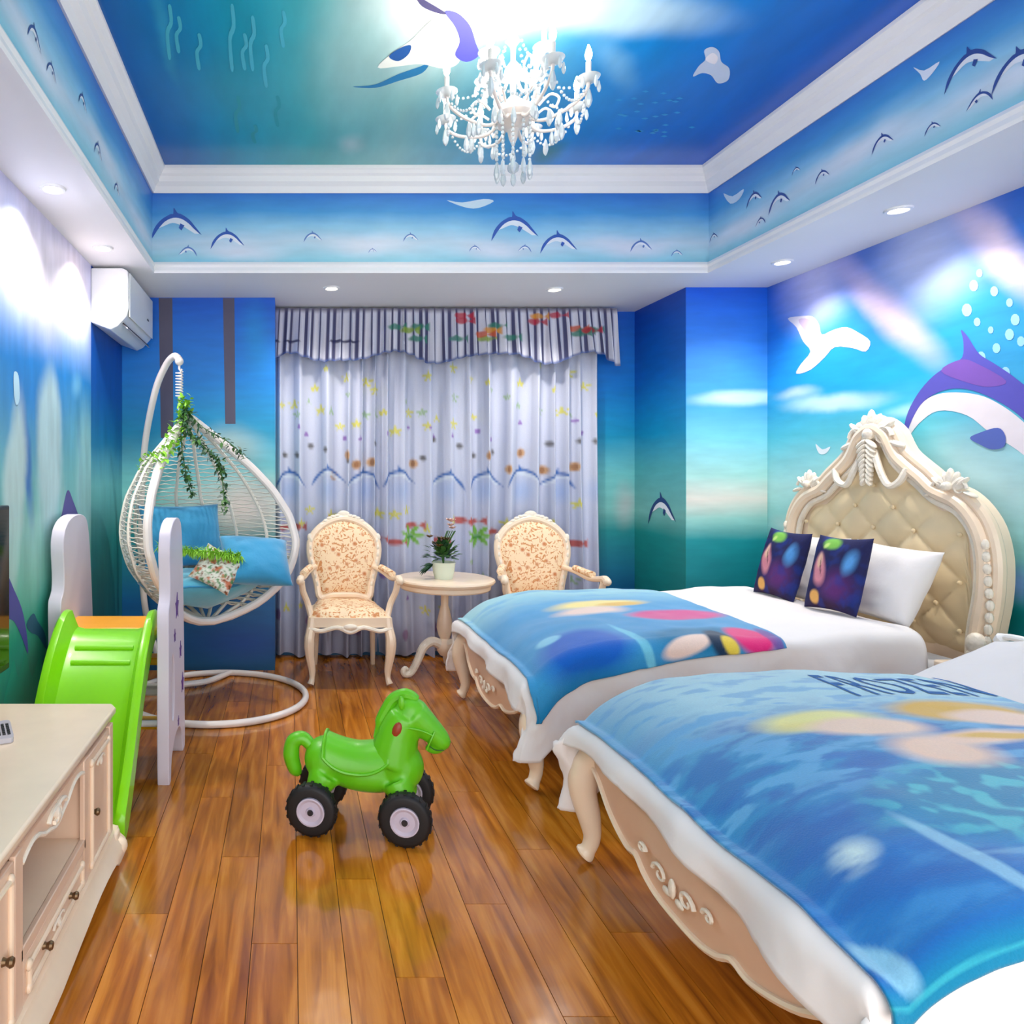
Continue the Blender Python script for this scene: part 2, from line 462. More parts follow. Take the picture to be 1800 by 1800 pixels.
wall_left = wallbox('wall_left', XL-.1, XL, YF, YB+.1, 0, ZS+.02, MUR_L)
wall_right = wallbox('wall_right', XR, XR+.1, YF, YB+.1, 0, ZS+.02, MUR_R)
wall_back = wallbox('wall_back', XL, XR, YB, YB+.1, 0, ZS+.02, MUR_B)
wall_pier = wallbox('wall_back_left', XL, -.11, 4.77, YB, 0, ZS, MUR_B)
wall_col = wallbox('wall_back_right', 2.505, XR, 4.51, YB, 0, ZS, [MUR_C])
# side face of the right-hand pier carries the same sea mural as the alcove
g = Geo(); g.box((2.503, (4.51+YB)/2, ZS/2), (.004, YB-4.51, ZS)); 
ms = Mural('mural_pier_side', 'YZ', warp=.05).ramp('Z', 0, 2.5, [(0,(0,110,116)),(.36,(20,142,140)),(.42,(116,186,180)),(.54,(80,172,180)),(.64,(0,142,190)),(.8,(0,112,206)),(1,(8,78,195))])
side_o = struct(g.build('wall_pier_side', ms.done(), smooth=False))
# soffit: four slabs in one ring, closed above so that the tray has a real roof
g = Geo()
for (x0, x1, y0, y1) in ((XL-.1, FX0, YF, YB+.1), (FX1, XR+.1, YF, YB+.1), (FX0, FX1, FY1, YB+.1), (FX0, FX1, YF, FY0)):
    g.box(((x0+x1)/2, (y0+y1)/2, ZS+.03), (x1-x0, y1-y0, .06))
soffit = struct(g.build('ceiling_border', M['white_paint'], smooth=False))
g = Geo(); g.box(((FX0+FX1)/2, (FY0+FY1)/2, ZC+.04), (FX1-FX0+.2, FY1-FY0+.2, .08))
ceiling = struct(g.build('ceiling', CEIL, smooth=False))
fr_l = wallbox('wall_frieze_left', FX0-.06, FX0, FY0, FY1, ZS+.06, ZC, FR_S)
fr_r = wallbox('wall_frieze_right', FX1, FX1+.06, FY0, FY1, ZS+.06, ZC, FR_S)
fr_b = wallbox('wall_frieze_back', FX0-.06, FX1+.06, FY1, FY1+.06, ZS+.06, ZC, FR_B)
fr_f = wallbox('wall_frieze_front', FX0-.06, FX1+.06, FY0-.06, FY0, ZS+.06, ZC, FR_B)
# mouldings swept round the tray: crown under the ceiling and a lip on the soffit edge
def ring_mould(name, prof):
    g = Geo(); n = len(prof); vs = []
    for cx, cy, sx, sy in ((FX0,FY0,1,1),(FX1,FY0,-1,1),(FX1,FY1,-1,-1),(FX0,FY1,1,-1)):
        vs += [(cx+sx*d, cy+sy*d, z) for d, z in prof]
    fs = [(i*n+k, i*n+(k+1) % n, ((i+1) % 4)*n+(k+1) % n, ((i+1) % 4)*n+k) for i in range(4) for k in range(n)]
    g.add(vs, fs); return struct(g.build(name, M['white_paint'], smooth=False))
ring_mould('trim_1', [(.0,ZC0),(.012,ZC0-.004),(.02,ZC0+.012),(.028,ZC0+.03),(.05,ZC0+.05),(.058,ZC0+.078),(.072,ZC0+.088),(.082,ZC0+.105),(.09,ZC0+.112),(.09,ZC-.001),(.0,ZC-.001)])
ring_mould('trim_2', [(-.02,ZS-.004),(.014,ZS-.004),(.018,ZS+.01),(.014,ZS+.03),(.02,ZS+.045),(.012,ZS+.062),(-.02,ZS+.062)])

# ------------------------------------------------------------ printed figures on the murals
PM = {}
def pm(col):
    if col not in PM: PM[col] = mat('print_%d' % len(PM), col, .5, .05, 12)
    return PM[col]
def smooth_poly(pts, n=5): return crv2(pts, n, True)
def picture(name, parent, layers):
    """a figure printed on the wall film: layers of (outline points, colour, mapping), each a hair above the last"""
    g = Geo(); mats = []
    for k, (poly, col, fn) in enumerate(layers):
        m = pm(col)
        if m not in mats: mats.append(m)
        g.flat(poly, lambda a, b, k=k: fn(a, b, k), mats.index(m))
    return g.build(name, mats, parent, smooth=False)
def dolphin_shape(s=1.0, flip=False, rot=0.0):
    """a leaping dolphin: blue back crescent and white belly, in a unit frame"""
    f = -1 if flip else 1
    cr_, sr_ = math.cos(rot), math.sin(rot)
    def tr(p): x, y = p[0]*f*s, p[1]*s; return (x*cr_-y*sr_, x*sr_+y*cr_)
    A = [(-.50,-.34),(-.44,-.12),(-.30,.06),(-.12,.17),(-.06,.18),(-.05,.30),(.02,.20),(.12,.16),(.26,.06),(.36,-.06),(.44,-.16),(.50,-.24)]
    B = [(.44,-.20),(.34,-.11),(.24,-.01),(.10,.08),(-.06,.10),(-.22,.03),(-.34,-.10),(-.42,-.22)]
    back = [tr(p) for p in crv2(A, 3)+crv2(B, 3)]
    belly = [tr(p) for p in crv2([(.45,-.21),(.34,-.11),(.24,-.01),(.10,.08),(-.06,.10),(-.22,.03),(-.34,-.10)], 3)+crv2([(-.24,-.06),(-.08,.0),(.08,-.04),(.22,-.12),(.36,-.21)], 3)]
    fin = [tr(p) for p in [(.08,-.01),(.16,-.05),(.10,-.15),(.05,-.10)]]
    return back, belly, fin
def dolphin(parent, centre, unit, dark=(40,70,150), s=.2, flip=False, rot=0.0):
    """centre = 3-D point; unit = (vector for x, vector for y, normal)"""
    c = Vector(centre); ux, uy, un = (Vector(v) for v in unit)
    back, belly, fin = dolphin_shape(s, flip, rot)
    fn = lambda a, b, k: tuple(c+ux*a+uy*b+un*(.0006*k))
    return picture('dolphin_print', parent, [(belly, (232,238,246), fn), (back, dark, fn), (fin, dark, fn)])
U_B = ((1,0,0),(0,0,1),(0,-1,0)); U_R = ((0,-1,0),(0,0,1),(-1,0,0)); U_L = ((0,1,0),(0,0,1),(1,0,0))
for px, py, s, fl in ((310,392,.30,0),(400,418,.20,0),(330,440,.11,1),(550,415,.11,0),(722,416,.09,0),(835,436,.07,0),(905,396,.28,0),(982,424,.22,0),(922,436,.08,1),(1127,430,.13,0),(1190,444,.07,0),(655,440,.05,0)):
    dolphin(fr_b, on_back(px, py, FY1, .0012), U_B, s=s, flip=bool(fl), dark=(52,92,178) if s > .15 else (96,130,196))
for px, py, s, fl in ((1705,108,.20,0),(1792,108,.19,0),(1722,172,.10,1),(1640,222,.07,0),(1552,246,.11,0),(1446,306,.09,0),(1370,350,.16,0),(1326,346,.13,0),(1337,388,.08,1),(1255,415,.08,0),(1400,298,.06,0)):
    dolphin(fr_r, on_right(px, py, .0012, FX1), U_R, s=s, flip=bool(fl), dark=(46,76,150))
for px, py, s, fl in ((90,122,.10,0),(145,176,.11,0),(172,262,.12,0),(60,60,.12,0),(205,330,.10,0)):
    dolphin(fr_l, on_left(px, py, .0012, FX0), U_L, s=s, flip=bool(fl), dark=(52,84,150))
def pic(name, parent, proj, layers, smoothn=4):
    L = []
    for pts, col in layers:
        pp = smooth_poly(pts, smoothn) if smoothn else pts
        L.append((pp, col))
    g = Geo(); mats = []
    for k, (poly, col) in enumerate(L):
        m = pm(col)
        if m not in mats: mats.append(m)
        g.flat(poly, lambda a, b, k=k: proj(a, b, .0012+.0006*k), mats.index(m))
    return g.build(name, mats, parent, smooth=False)
# white gulls
GULL = [(1385,560),(1400,575),(1412,600),(1425,618),(1408,640),(1400,657),(1425,650),(1450,628),(1468,610),(1500,612),(1522,618),(1530,600),(1510,585),(1488,575),(1465,580),(1445,588),(1440,570),(1428,556),(1405,556)]
pic('gull_print', wall_right, on_right, [(GULL, (226,222,234)), ([(1404,562),(1424,562),(1440,585),(1430,596),(1416,582)], (206,186,214)), ([(1468,586),(1490,584),(1502,596),(1478,602)], (196,186,216))], 3)
pic('gull_print', wall_right, on_right, [([(1434,780),(1446,790),(1460,785),(1452,797),(1440,797)], (236,242,248))], 3)
pic('gull_print', fr_r, lambda a, b, o=.004: on_right(a, b, o, FX1), [([(1606,118),(1625,124),(1652,108),(1640,128),(1625,142),(1618,130)], (226,234,248))], 3)
pic('gull_print', fr_r, lambda a, b, o=.004: on_right(a, b, o, FX1), [([(1272,340),(1288,345),(1308,332),(1300,350),(1284,358)], (206,226,244))], 3)
pic('gull_print', fr_b, lambda a, b, o=.004: on_back(a, b, FY1, o), [([(785,352),(812,356),(850,350),(868,354),(840,366),(815,364)], (206,226,240))], 3)
# the big dolphin on the right wall
pic('dolphin_print', wall_right, on_right, [
    ([(1592,775),(1605,728),(1632,700),(1668,690),(1720,694),(1760,712),(1800,742),(1860,800),(1840,830),(1790,792),(1740,760),(1700,730),(1650,722),(1615,745)], (236,228,236)),
    ([(1588,778),(1593,735),(1612,695),(1640,662),(1672,640),(1692,628),(1694,600),(1690,580),(1702,592),(1722,622),(1750,640),(1790,668),(1860,730),(1870,800),(1830,770),(1790,728),(1745,700),(1700,684),(1660,686),(1625,705),(1605,735)], (88,84,186)),
    ([(1655,652),(1690,632),(1720,640),(1770,670),(1740,680),(1700,672)], (122,84,180)),
    ([(1706,770),(1725,760),(1755,752),(1768,765),(1766,785),(1745,790),(1725,782)], (84,104,186))], 4)
# leaping dolphin on the pier's side face and a little one in the alcove
dolphin(side_o, (2.499, 4.80, 1.09), ((0,-1,0),(0,0,1),(-1,0,0)), dark=(24,56,120), s=.36)
# pale bubbles near the big dolphin
for k, (px, py, r) in enumerate(((1712,502,8),(1748,512,7),(1700,545,9),(1775,532,6),(1785,562,8),(1718,566,6),(1775,588,8),(1752,612,7),(1725,628,8),(1795,600,7),(1768,655,8),(1782,690,7),(1742,580,5),(1722,480,6))):
    pic('bubble_print', wall_right, on_right, [([(px+r*math.cos(a), py+1.3*r*math.sin(a)) for a in [i*PI/5 for i in range(10)]], (150,205,240))], 0)
# grey-brown strips on the back-left pier
pb = lambda a, b, o=.004: on_back(a, b, 4.77, o)
for x0, x1, y1 in ((279,303,770),(392,412,745)):
    pic('stripe_print', wall_pier, pb, [([(x0,524),(x1,524),(x1+2,y1),(x0+4,y1)], (86,82,104))], 0)
# left wall: long tusk-like ice shapes, penguins' backs, green plants
pic('penguin_print', wall_left, on_left, [([(98,930),(108,905),(118,862),(128,880),(142,925),(132,945),(112,948)], (84,76,150))], 4)
pic('dolphin_print', wall_left, on_left, [([(10,1010),(24,1036),(38,1070),(46,1110),(49,1150),(38,1120),(24,1092),(10,1080)], (76,70,160))], 3)
pic('fish_print', wall_left, on_left, [([(46,1098),(58,1078),(66,1092),(78,1112),(82,1142),(66,1118),(54,1112)], (24,86,120))], 3)
pic('seaweed_print', wall_left, on_left, [([(10,1250),(16,1190),(24,1160),(32,1190),(44,1148),(56,1190),(68,1158),(78,1200),(84,1250)], (30,160,130))], 3)
pic('splash_print', wall_left, on_left, [([(24,655),(32,660),(34,700),(28,712),(24,690)], (190,226,244))], 4)
# ceiling figures
pic('dolphin_print', ceiling, lambda a, b, o=.004: on_ceil(a, b, ZC, o), [
    ([(620,152),(660,148),(700,130),(740,116),(756,108),(742,128),(700,142),(660,154)], (24,120,176)),
    ([(664,118),(690,92),(722,70),(752,40),(772,30),(800,50),(812,80),(806,110),(780,120),(740,112),(700,116)], (232,238,232)),
    ([(782,20),(804,22),(826,44),(836,74),(842,96),(820,108),(800,96),(808,72),(800,46)], (96,96,214)),
    ([(730,-10),(752,2),(784,22),(770,22),(742,10)], (70,66,110)),
    ([(684,98),(702,84),(722,78),(718,94),(700,106)], (20,84,160))], 4)
pic('gull_print', ceiling, lambda a, b, o=.004: on_ceil(a, b, ZC, o), [
    ([(1218,134),(1228,116),(1240,104),(1238,88),(1252,82),(1264,90),(1268,108),(1282,120),(1280,140),(1262,146),(1250,132),(1234,128)], (206,218,244)),
    ([(1240,104),(1252,92),(1262,100),(1256,112)], (246,240,250))], 4)
for k in range(26):
    px = 1080+rng.random()*130; py = 160+rng.random()*80
    pic('fish_print', ceiling, lambda a, b, o=.004: on_ceil(a, b, ZC, o), [([(px,py),(px+7,py-2),(px+13,py),(px+7,py+2)], (60,160,226))], 0)
for k, (px, py, h) in enumerate(((300,10,90),(316,30,60),(352,60,60),(410,10,110),(432,60,60),(446,30,90),(470,80,70),(500,20,60),(420,170,60),(450,220,30),(490,170,50))):
    pic('seaweed_print', ceiling, lambda a, b, o=.004: on_ceil(a, b, ZC, o), [([(px-5,py+h),(px-9,py+h*.5),(px-2,py+h*.3),(px-5,py),(px+1,py),(px+4,py+h*.35),(px-3,py+h*.55),(px+1,py+h)], (70,184,208) if k < 8 else (40,158,172))], 3)
# ------------------------------------------------------------ ceiling lamps
def ring_pts(c, r, n=24, z=0): return [(c[0]+r*math.cos(2*PI*k/n), c[1]+r*math.sin(2*PI*k/n), c[2]+z) for k in range(n)]
def downlight(x, y, label):
    t = thing('downlight', label, 'ceiling light', (x, y, ZS), group='round downlights in the ceiling border')
    g = Geo(); g.lathe([(.034,.002),(.034,-.004),(.040,-.009),(.050,-.008),(.054,-.001),(.054,.002)], n=24); g.build('frame', M['white_plastic'], t)
    g = Geo(); g.lathe([(.0335,-.001),(.030,-.005),(.012,-.007),(.001,-.0075)], n=20); g.build('lens', M['lens'], t)
    l = bpy.data.lights.new('downlight_lamp', 'SPOT'); l.energy = SPOT_POWER; l.color = (1, .93, .84); l.spot_size = 2.3; l.spot_blend = .9; l.shadow_soft_size = .035
    lo = bpy.data.objects.new('downlight_lamp', l); C.objects.link(lo); lo.location = (0, 0, -.03); lo.parent = t
    return t
for x, y, lab in ((.256,4.52,'round downlight above the curtain on the left'),(1.685,4.55,'round downlight above the curtain on the right'),
        (2.74,3.967,'farther of two round downlights above the headboard wall'),(2.72,3.185,'nearer of two round downlights above the headboard wall'),
        (-.99,2.95,'nearer of two round downlights in the left ceiling border'),(-.985,3.72,'round downlight just in front of the air conditioner')):
    downlight(x, y, lab)

# chandelier
def make_chandelier():
    t = thing('chandelier', 'white crystal chandelier with lit candle bulbs and hanging drops', 'chandelier', (.83, 2.66, ZC))
    W, G_ = M['white_metal'], M['glass_white']
    g = Geo(); g.lathe([(.001,0),(.075,0),(.072,-.012),(.04,-.022),(.014,-.034),(.001,-.036)], n=28); g.build('ceiling_cup', W, t)
    g = Geo(); g.lathe([(.006,-.03),(.006,-.14),(.016,-.15),(.024,-.17),(.010,-.19),(.008,-.24),(.030,-.27),(.036,-.30),(.012,-.325),(.010,-.37),(.028,-.39),(.070,-.42),(.080,-.45),(.060,-.48),(.022,-.50),(.016,-.53),(.004,-.56)], n=24)
    g.build('stem', W, t)
    drop = Geo(); drop.lathe([(.0008,0),(.004,-.006),(.0075,-.022),(.0085,-.032),(.005,-.043),(.0008,-.048)], n=6)
    d0 = None
    def put_drop(p, s=1.0):
        nonlocal d0
        if d0 is None: d0 = drop.build('crystal_drop', G_, t, smooth=False); o = d0
        else: o = d0.copy(); C.objects.link(o); o.parent = t
        o.location = p; o.scale = (s, s, s); o.rotation_euler = (0, 0, rng.random()*3)
    n = 8
    tiers = [(n, .265, -.40, -.455, 0.0), (4, .135, -.27, -.30, .4)]
    for cnt, R, zc, zl, ph in tiers:
        for k in range(cnt):
            a = 2*PI*k/cnt+ph+.2; ca, sa = math.cos(a), math.sin(a)
            P = [(.02, zc-.02), (R*.35, zl-.035), (R*.72, zl-.02), (R*.96, zl+.02), (R, zc)]
            g = Geo(); g.tube(crv([(r*ca, r*sa, z) for r, z in P], 5), .0065, 8)
            Q = [(R*.35, zl+.02), (R*.5, zl+.05), (R*.62, zl+.03), (R*.58, zl+.0), (R*.5, zl+.01)]
            g.tube(crv([(r*ca, r*sa, z) for r, z in Q], 4), .005, 6)
            arm = g.build('arm', W, t)
            g = Geo(); g.lathe([(.004,-.004),(.022,.0),(.036,.010),(.040,.016),(.034,.014),(.012,.006),(.004,.006)], (R*ca, R*sa, zc), 18); g.build('drip_pan', G_, arm)
            g = Geo(); g.lathe([(.009,.006),(.0095,.07),(.007,.072)], (R*ca, R*sa, zc), 12); g.build('candle', W, arm)
            g = Geo(); g.lathe([(.004,.072),(.0105,.084),(.0125,.096),(.009,.112),(.004,.126),(.001,.132)], (R*ca, R*sa, zc), 12); g.build('bulb', M['bulb'], arm)
            for q in range(5):
                b = 2*PI*q/5; put_drop((R*ca+.037*math.cos(b), R*sa+.037*math.sin(b), zc+.006), .9)
            put_drop((R*ca, R*sa, zc-.02), 1.5)
            put_drop((R*.6*ca, R*.6*sa, zl-.03), 1.2)
            # bead swag to the next arm
            a2 = 2*PI*(k+1)/cnt+ph+.2; g = Geo()
            for q in range(1, 14):
                u = q/14; x = lerp(R*.97*ca, R*.97*math.cos(a2), u); y = lerp(R*.97*sa, R*.97*math.sin(a2), u); z = zc-.015-.075*4*u*(1-u)
                g.ell((x, y, z), (.006,)*3, 6, 4)
            g.build('bead_swag', G_, t)
            g = Geo()
            for q in range(1, 12):
                u = q/12; r = lerp(R*.97, .03, u); z = lerp(zc, -.26 if cnt == 8 else -.16, u)-.05*4*u*(1-u)
                g.ell((r*ca, r*sa, z), (.0055,)*3, 6, 4)
            g.build('bead_strand', G_, t)
    for k in range(10):
        a = 2*PI*k/10; r = .062; g = Geo()
        for q in range(9): g.ell((r*math.cos(a), r*math.sin(a), -.475-q*.017), (.0065,.0065,.0075), 6, 4)
        g.build('bead_strand', G_, t); put_drop((r*math.cos(a), r*math.sin(a), -.625), 1.3)
    g = Geo(); g.tube(ring_pts((0,0,-.47), .064, 28), .005, 6, True); g.build('ring', W, t)
    for k in range(16):
        a = 2*PI*k/16+.1; put_drop((.17*math.cos(a), .17*math.sin(a), -.475-.02*(k % 2)), 1.35)
    g = Geo(); g.tube([(0,0,-.56),(0,0,-.62)], .002, 6); g.ell((0,0,-.64), (.022,.022,.022), 12, 8); g.build('crystal_ball', G_, t)
    return t
make_chandelier()

# ------------------------------------------------------------ air conditioner on the left wall
def make_ac():
    L = (XL, 4.03, 2.10)
    t = thing('air_conditioner', 'white split air conditioner high on the left wall', 'air conditioner', L)
    prof = [(0,.385),(.175,.385),(.205,.37),(.212,.32),(.212,.16),(.200,.11),(.150,.055),(.110,.035),(0,.075)]
    y0, y1 = 0.0, .70
    g = Geo(); g.prism(prof, lambda a, b: (a, y0, b), lambda a, b: (a, y1, b)); g.build('body', M['white_plastic'], t, bevel=.006)
    g = Geo(); g.box((.2145, .35, .235), (.006, .66, .25)); g.build('front_panel', M['white_plastic'], t, bevel=.003)
    g = Geo(); g.box((.2185, .52, .20), (.003, .04, .010)); g.build('display', M['dark'], t)
    Mx = Matrix.Rotation(math.radians(42), 3, 'Y')
    g = Geo(); g.box((.172, .35, .073), (.074, .62, .006), M=Mx); g.build('louver', M['grey_plastic'], t, bevel=.002)
    g = Geo(); g.box((.168, .35, .083), (.062, .63, .008), M=Mx); g.build('air_outlet', M['dark'], t)
    g = Geo()
    for k in range(9): g.box((.02+.017*k, .35, .3865), (.006, .62, .003))
    g.build('intake_grille', M['grey_plastic'], t)
    return t
make_ac()

# ------------------------------------------------------------ beds
HB = [(0,1.600),(.05,1.590),(.10,1.560),(.14,1.520),(.19,1.435),(.25,1.385),(.32,1.335),(.38,1.285),(.44,1.262),(.50,1.235),(.565,1.18),(.62,1.10),(.650,1.00),(.657,.90),(.648,.78),(.625,.66),(.615,.55),(.615,.30)]
def hb_outline(scale=1.0, dz=0.0, inset=0.0):
    pts = [(y*.965, z) for y, z in HB]
    full = [(-y, z) for y, z in pts[::-1]][:-1]+pts
    out = []
    for i, (y, z) in enumerate(full):
        a = full[max(i-1, 0)]; b = full[min(i+1, len(full)-1)]
        tx, tz = b[0]-a[0], b[1]-a[1]; l = math.hypot(tx, tz) or 1
        out.append((y+tz/l*inset*1.0, z-tx/l*inset))
    return out
def make_bed(label, loc):
    t = thing('bed', label, 'bed', loc, group=None)
    # ---- footboard, its lower edge cut in scallops, bowed slightly outward
    half = [(0,.178),(.10,.182),(.17,.20),(.22,.226),(.27,.218),(.34,.232),(.42,.262),(.50,.31),(.56,.33)]
    lo = crv2([(-y, z) for y, z in half[::-1]][:-1]+half, 3)
    topz = .425
    g = Geo(); n = len(lo); vs = []
    for layer in (0, 1):
        for (y, z) in lo:
            bow = -.035*(1-(y/.6)**2)
            for q in range(7):
                u = q/6; zz = lerp(z, topz, u)
                vs.append((bow*math.sin(PI*min(1, .35+u*.65))+.03*layer+.012*(1-u)*(1-layer), y, zz))
    fs = []
    for layer in (0, 1):
        for i in range(n-1):
            for q in range(6):
                a = layer*n*7+i*7+q; f = (a, a+7, a+8, a+1); fs.append(f if layer == 0 else f[::-1])
    for i in range(n-1):
        for q in (0, 6):
            a = i*7+q; b = n*7+a; fs.append((a, a+7, b+7, b))
    g.add(vs, fs); fb = g.build('footboard', mat('peach_lacquer', (232,190,158), .4, .06, 5, coat=.15), t)
    g = Geo(); g.tube([(-.035*(1-(y/.6)**2)*math.sin(PI*.35)+.006, y, z+.006) for y, z in lo], .0085, 6); g.build('edge_moulding', M['cream'], fb)
    def scroll(g, c, s, flip, plane='foot'):
        cy, cz = c
        P = []
        for k in range(15):
            a = k*.5; r = s*(1-.055*k)
            P.append((-.036, cy+flip*(r*math.cos(a)-s*.2), cz+r*math.sin(a)*.7))
        g.tube(P, [.006*(1-.04*k) for k in range(15)], 6)
    g = Geo()
    for f in (-1, 1):
        scroll(g, (f*.07, .265), .035, f); scroll(g, (f*.15, .285), .022, -f)
        g.ell((-.034, f*.03, .24), (.006, .02, .010), 8, 6)
    g.ell((-.036, 0, .262), (.008, .014, .026), 8, 6); g.build('carving', M['carved'], fb)
    # ---- legs
    for sy in (-1, 1):
        g = Geo()
        P = [(.045, sy*.56, .43), (.035, sy*.575, .40), (.0, sy*.605, .33), (-.012, sy*.612, .25), (.006, sy*.606, .16), (.016, sy*.602, .09), (.004, sy*.606, .045), (-.012, sy*.612, .022)]
        g.tube(crv(P, 4), [interp(k/28, [0,.2,.38,.55,.72,.85,.95,1], [.040,.042,.048,.040,.027,.024,.034,.021]) for k in range(29)], 14)
        g.build('leg', M['cream'], t)
        g = Geo(); g.tube([(1.80, sy*.56, .40), (1.80, sy*.56, .16), (1.80, sy*.565, .0)], [.04,.035,.026], 12); g.build('leg', M['cream'], t)
        # side rail with a scalloped lower edge
        pr = [(.06,.44),(1.86,.44),(1.86,.24),(1.6,.25),(1.4,.22),(1.2,.235),(.95,.20),(.7,.235),(.5,.22),(.3,.25),(.18,.30),(.06,.33)]
        g = Geo(); g.prism(pr, lambda a, b: (a, sy*.575, b), lambda a, b: (a, sy*.600, b)); g.build('side_rail', M['cream_pink'], t, smooth=False)
    g = Geo(); g.box((.95, 0, .335), (1.74, 1.13, .05)); g.build('slat_base', M['cream_pink'], t, smooth=False)
    g = Geo(); g.box((1.0, 0, .447), (1.70, 1.16, .165)); g.build('mattress', M['linen'], t, bevel=.05, seg=4)
    # ---- headboard
    HX = 1.885
    out = crv2(hb_outline(), 3)
    g = Geo(); g.prism(out, lambda a, b: (HX+.045, a, b), lambda a, b: (HX+.085, a, b)); hb = g.build('headboard', M['cream'], t)
    # frame: wide moulding just inside the outline, in three raised beads
    for ins, rr, dx in ((.012,.024,.03),(.055,.030,.018),(.098,.016,.028)):
        c = crv([(HX+dx, y, z) for y, z in hb_outline(inset=ins)], 3)
        g = Geo(); g.tube(c, rr, 10); g.build('frame_moulding', M['cream'] if rr != .016 else M['carved'], hb)
    # tufted panel
    inner = hb_outline(inset=.10); inner = [p for p in inner]
    iy = np.array([p[0] for p in inner if p[1] > .62]); iz = np.array([p[1] for p in inner if p[1] > .62])
    order = np.argsort(iy); iy, iz = iy[order], iz[order]
    NU, NV = 96, 84
    def tuft(u, v):
        y = lerp(-.552, .552, u); zt = float(np.interp(y, iy, iz)); z = lerp(.52, zt, v)
        e = min(u, 1-u, (1-v)*.8, v)*9; edge = 1-math.exp(-max(e, 0))
        p, q = y/.115, z/.105
        a = abs(math.sin(PI*(p+q)*.5)); b = abs(math.sin(PI*(p-q)*.5))
        d = (a*b)**.42
        return (HX+.055-.028*edge-.024*edge*d, y, z)
    g = Geo(); g.grid(tuft, NU, NV); g.build('tufted_panel', M['gold_leather'], hb, angle=180)
    # buttons at the meeting points of the tufts
    g = Geo()
    for i in range(-6, 7):
        for j in range(0, 16):
            if (i+j) % 2: continue
            y = i*.115; z = j*.105
            if abs(y) > .50 or z < .6 or z > float(np.interp(y, iy, iz))-.05: continue
            g.ell((HX+.019, y, z), (.009, .011, .011), 8, 5)
    stuff(g.build('button', M['gold_leather'], hb))
    # carved crest: shell, scrolls and leaves
    def leaf(g, c, ln, wd, ang, x=HX+.01):
        Mx = Matrix.Rotation(ang, 3, 'X'); g.ell((x, c[0]+math.sin(-ang)*ln*.6, c[1]+math.cos(ang)*ln*.6), (.016, wd, ln), 8, 6, M=Mx)
    def crest(cy, cz, s, name):
        g = Geo()
        for k in range(-3, 4): leaf(g, (cy+k*s*.07, cz-abs(k)*s*.03), s*(.50-.05*abs(k)), s*.19, -k*.40, HX+.012+.003*(k % 2))
        g.ell((HX-.006, cy, cz-.01*s), (.02, s*.22, s*.2), 10, 7)
        for f in (-1, 1):
            P = [(HX+.004, cy+f*s*(.2+.34*math.cos(a)*(1-a*.09)+.3), cz-s*.1+s*.34*math.sin(a)*(1-a*.09)) for a in [q*.45 for q in range(13)]]
            g.tube(P, [s*.075*(1-.05*q) for q in range(13)], 7)
            leaf(g, (cy+f*s*.75, cz-s*.28), s*.34, s*.10, -f*1.9)
            leaf(g, (cy+f*s*.45, cz+s*.05), s*.34, s*.10, -f*.9)
        return g.build(name, M['carved'], hb)
    crest(0, 1.515, .155, 'crest'); crest(.425, 1.262, .10, 'crest'); crest(-.425, 1.262, .10, 'crest')
    g = Geo()   # garland falling from the crest into the panel
    for k in range(9):
        z = 1.49-k*.024
        for f in (-1, 1): leaf(g, (f*.010, z-.01), .040-.002*k, .012, -f*(2.2+.05*k), HX-.015)
    for f in (-1, 1):
        c = crv([(HX+.0, f*.03, 1.43), (HX-.012, f*.08, 1.33), (HX-.012, f*.13, 1.26), (HX-.012, f*.19, 1.28), (HX, f*.22, 1.34)], 6); g.tube(c, [.016]*len(c), 7)
    g.build('carved_drop', M['carved'], hb)
    for f in (-1, 1):
        g = Geo()
        for k in range(9): g.ell((HX+.0, f*(.615-.004*abs(k-3)), .62+k*.05), (.014, .016, .024), 8, 5)
        g.ell((HX-.012, f*.57, .60), (.03, .045, .05), 10, 7); g.ell((HX-.018, f*.56, .55), (.02, .03, .03), 8, 6)
        g.build('side_carving', M['carved'], hb)
    return t
BED1 = (1.0, 3.55, 0); BED2 = (1.0, 1.80, 0)
b1 = make_bed('cream carved bed nearer the curtains, with tall tufted headboard', BED1)
b2 = dup(b1, BED2, label='cream carved bed in the right foreground, headboard out of view')

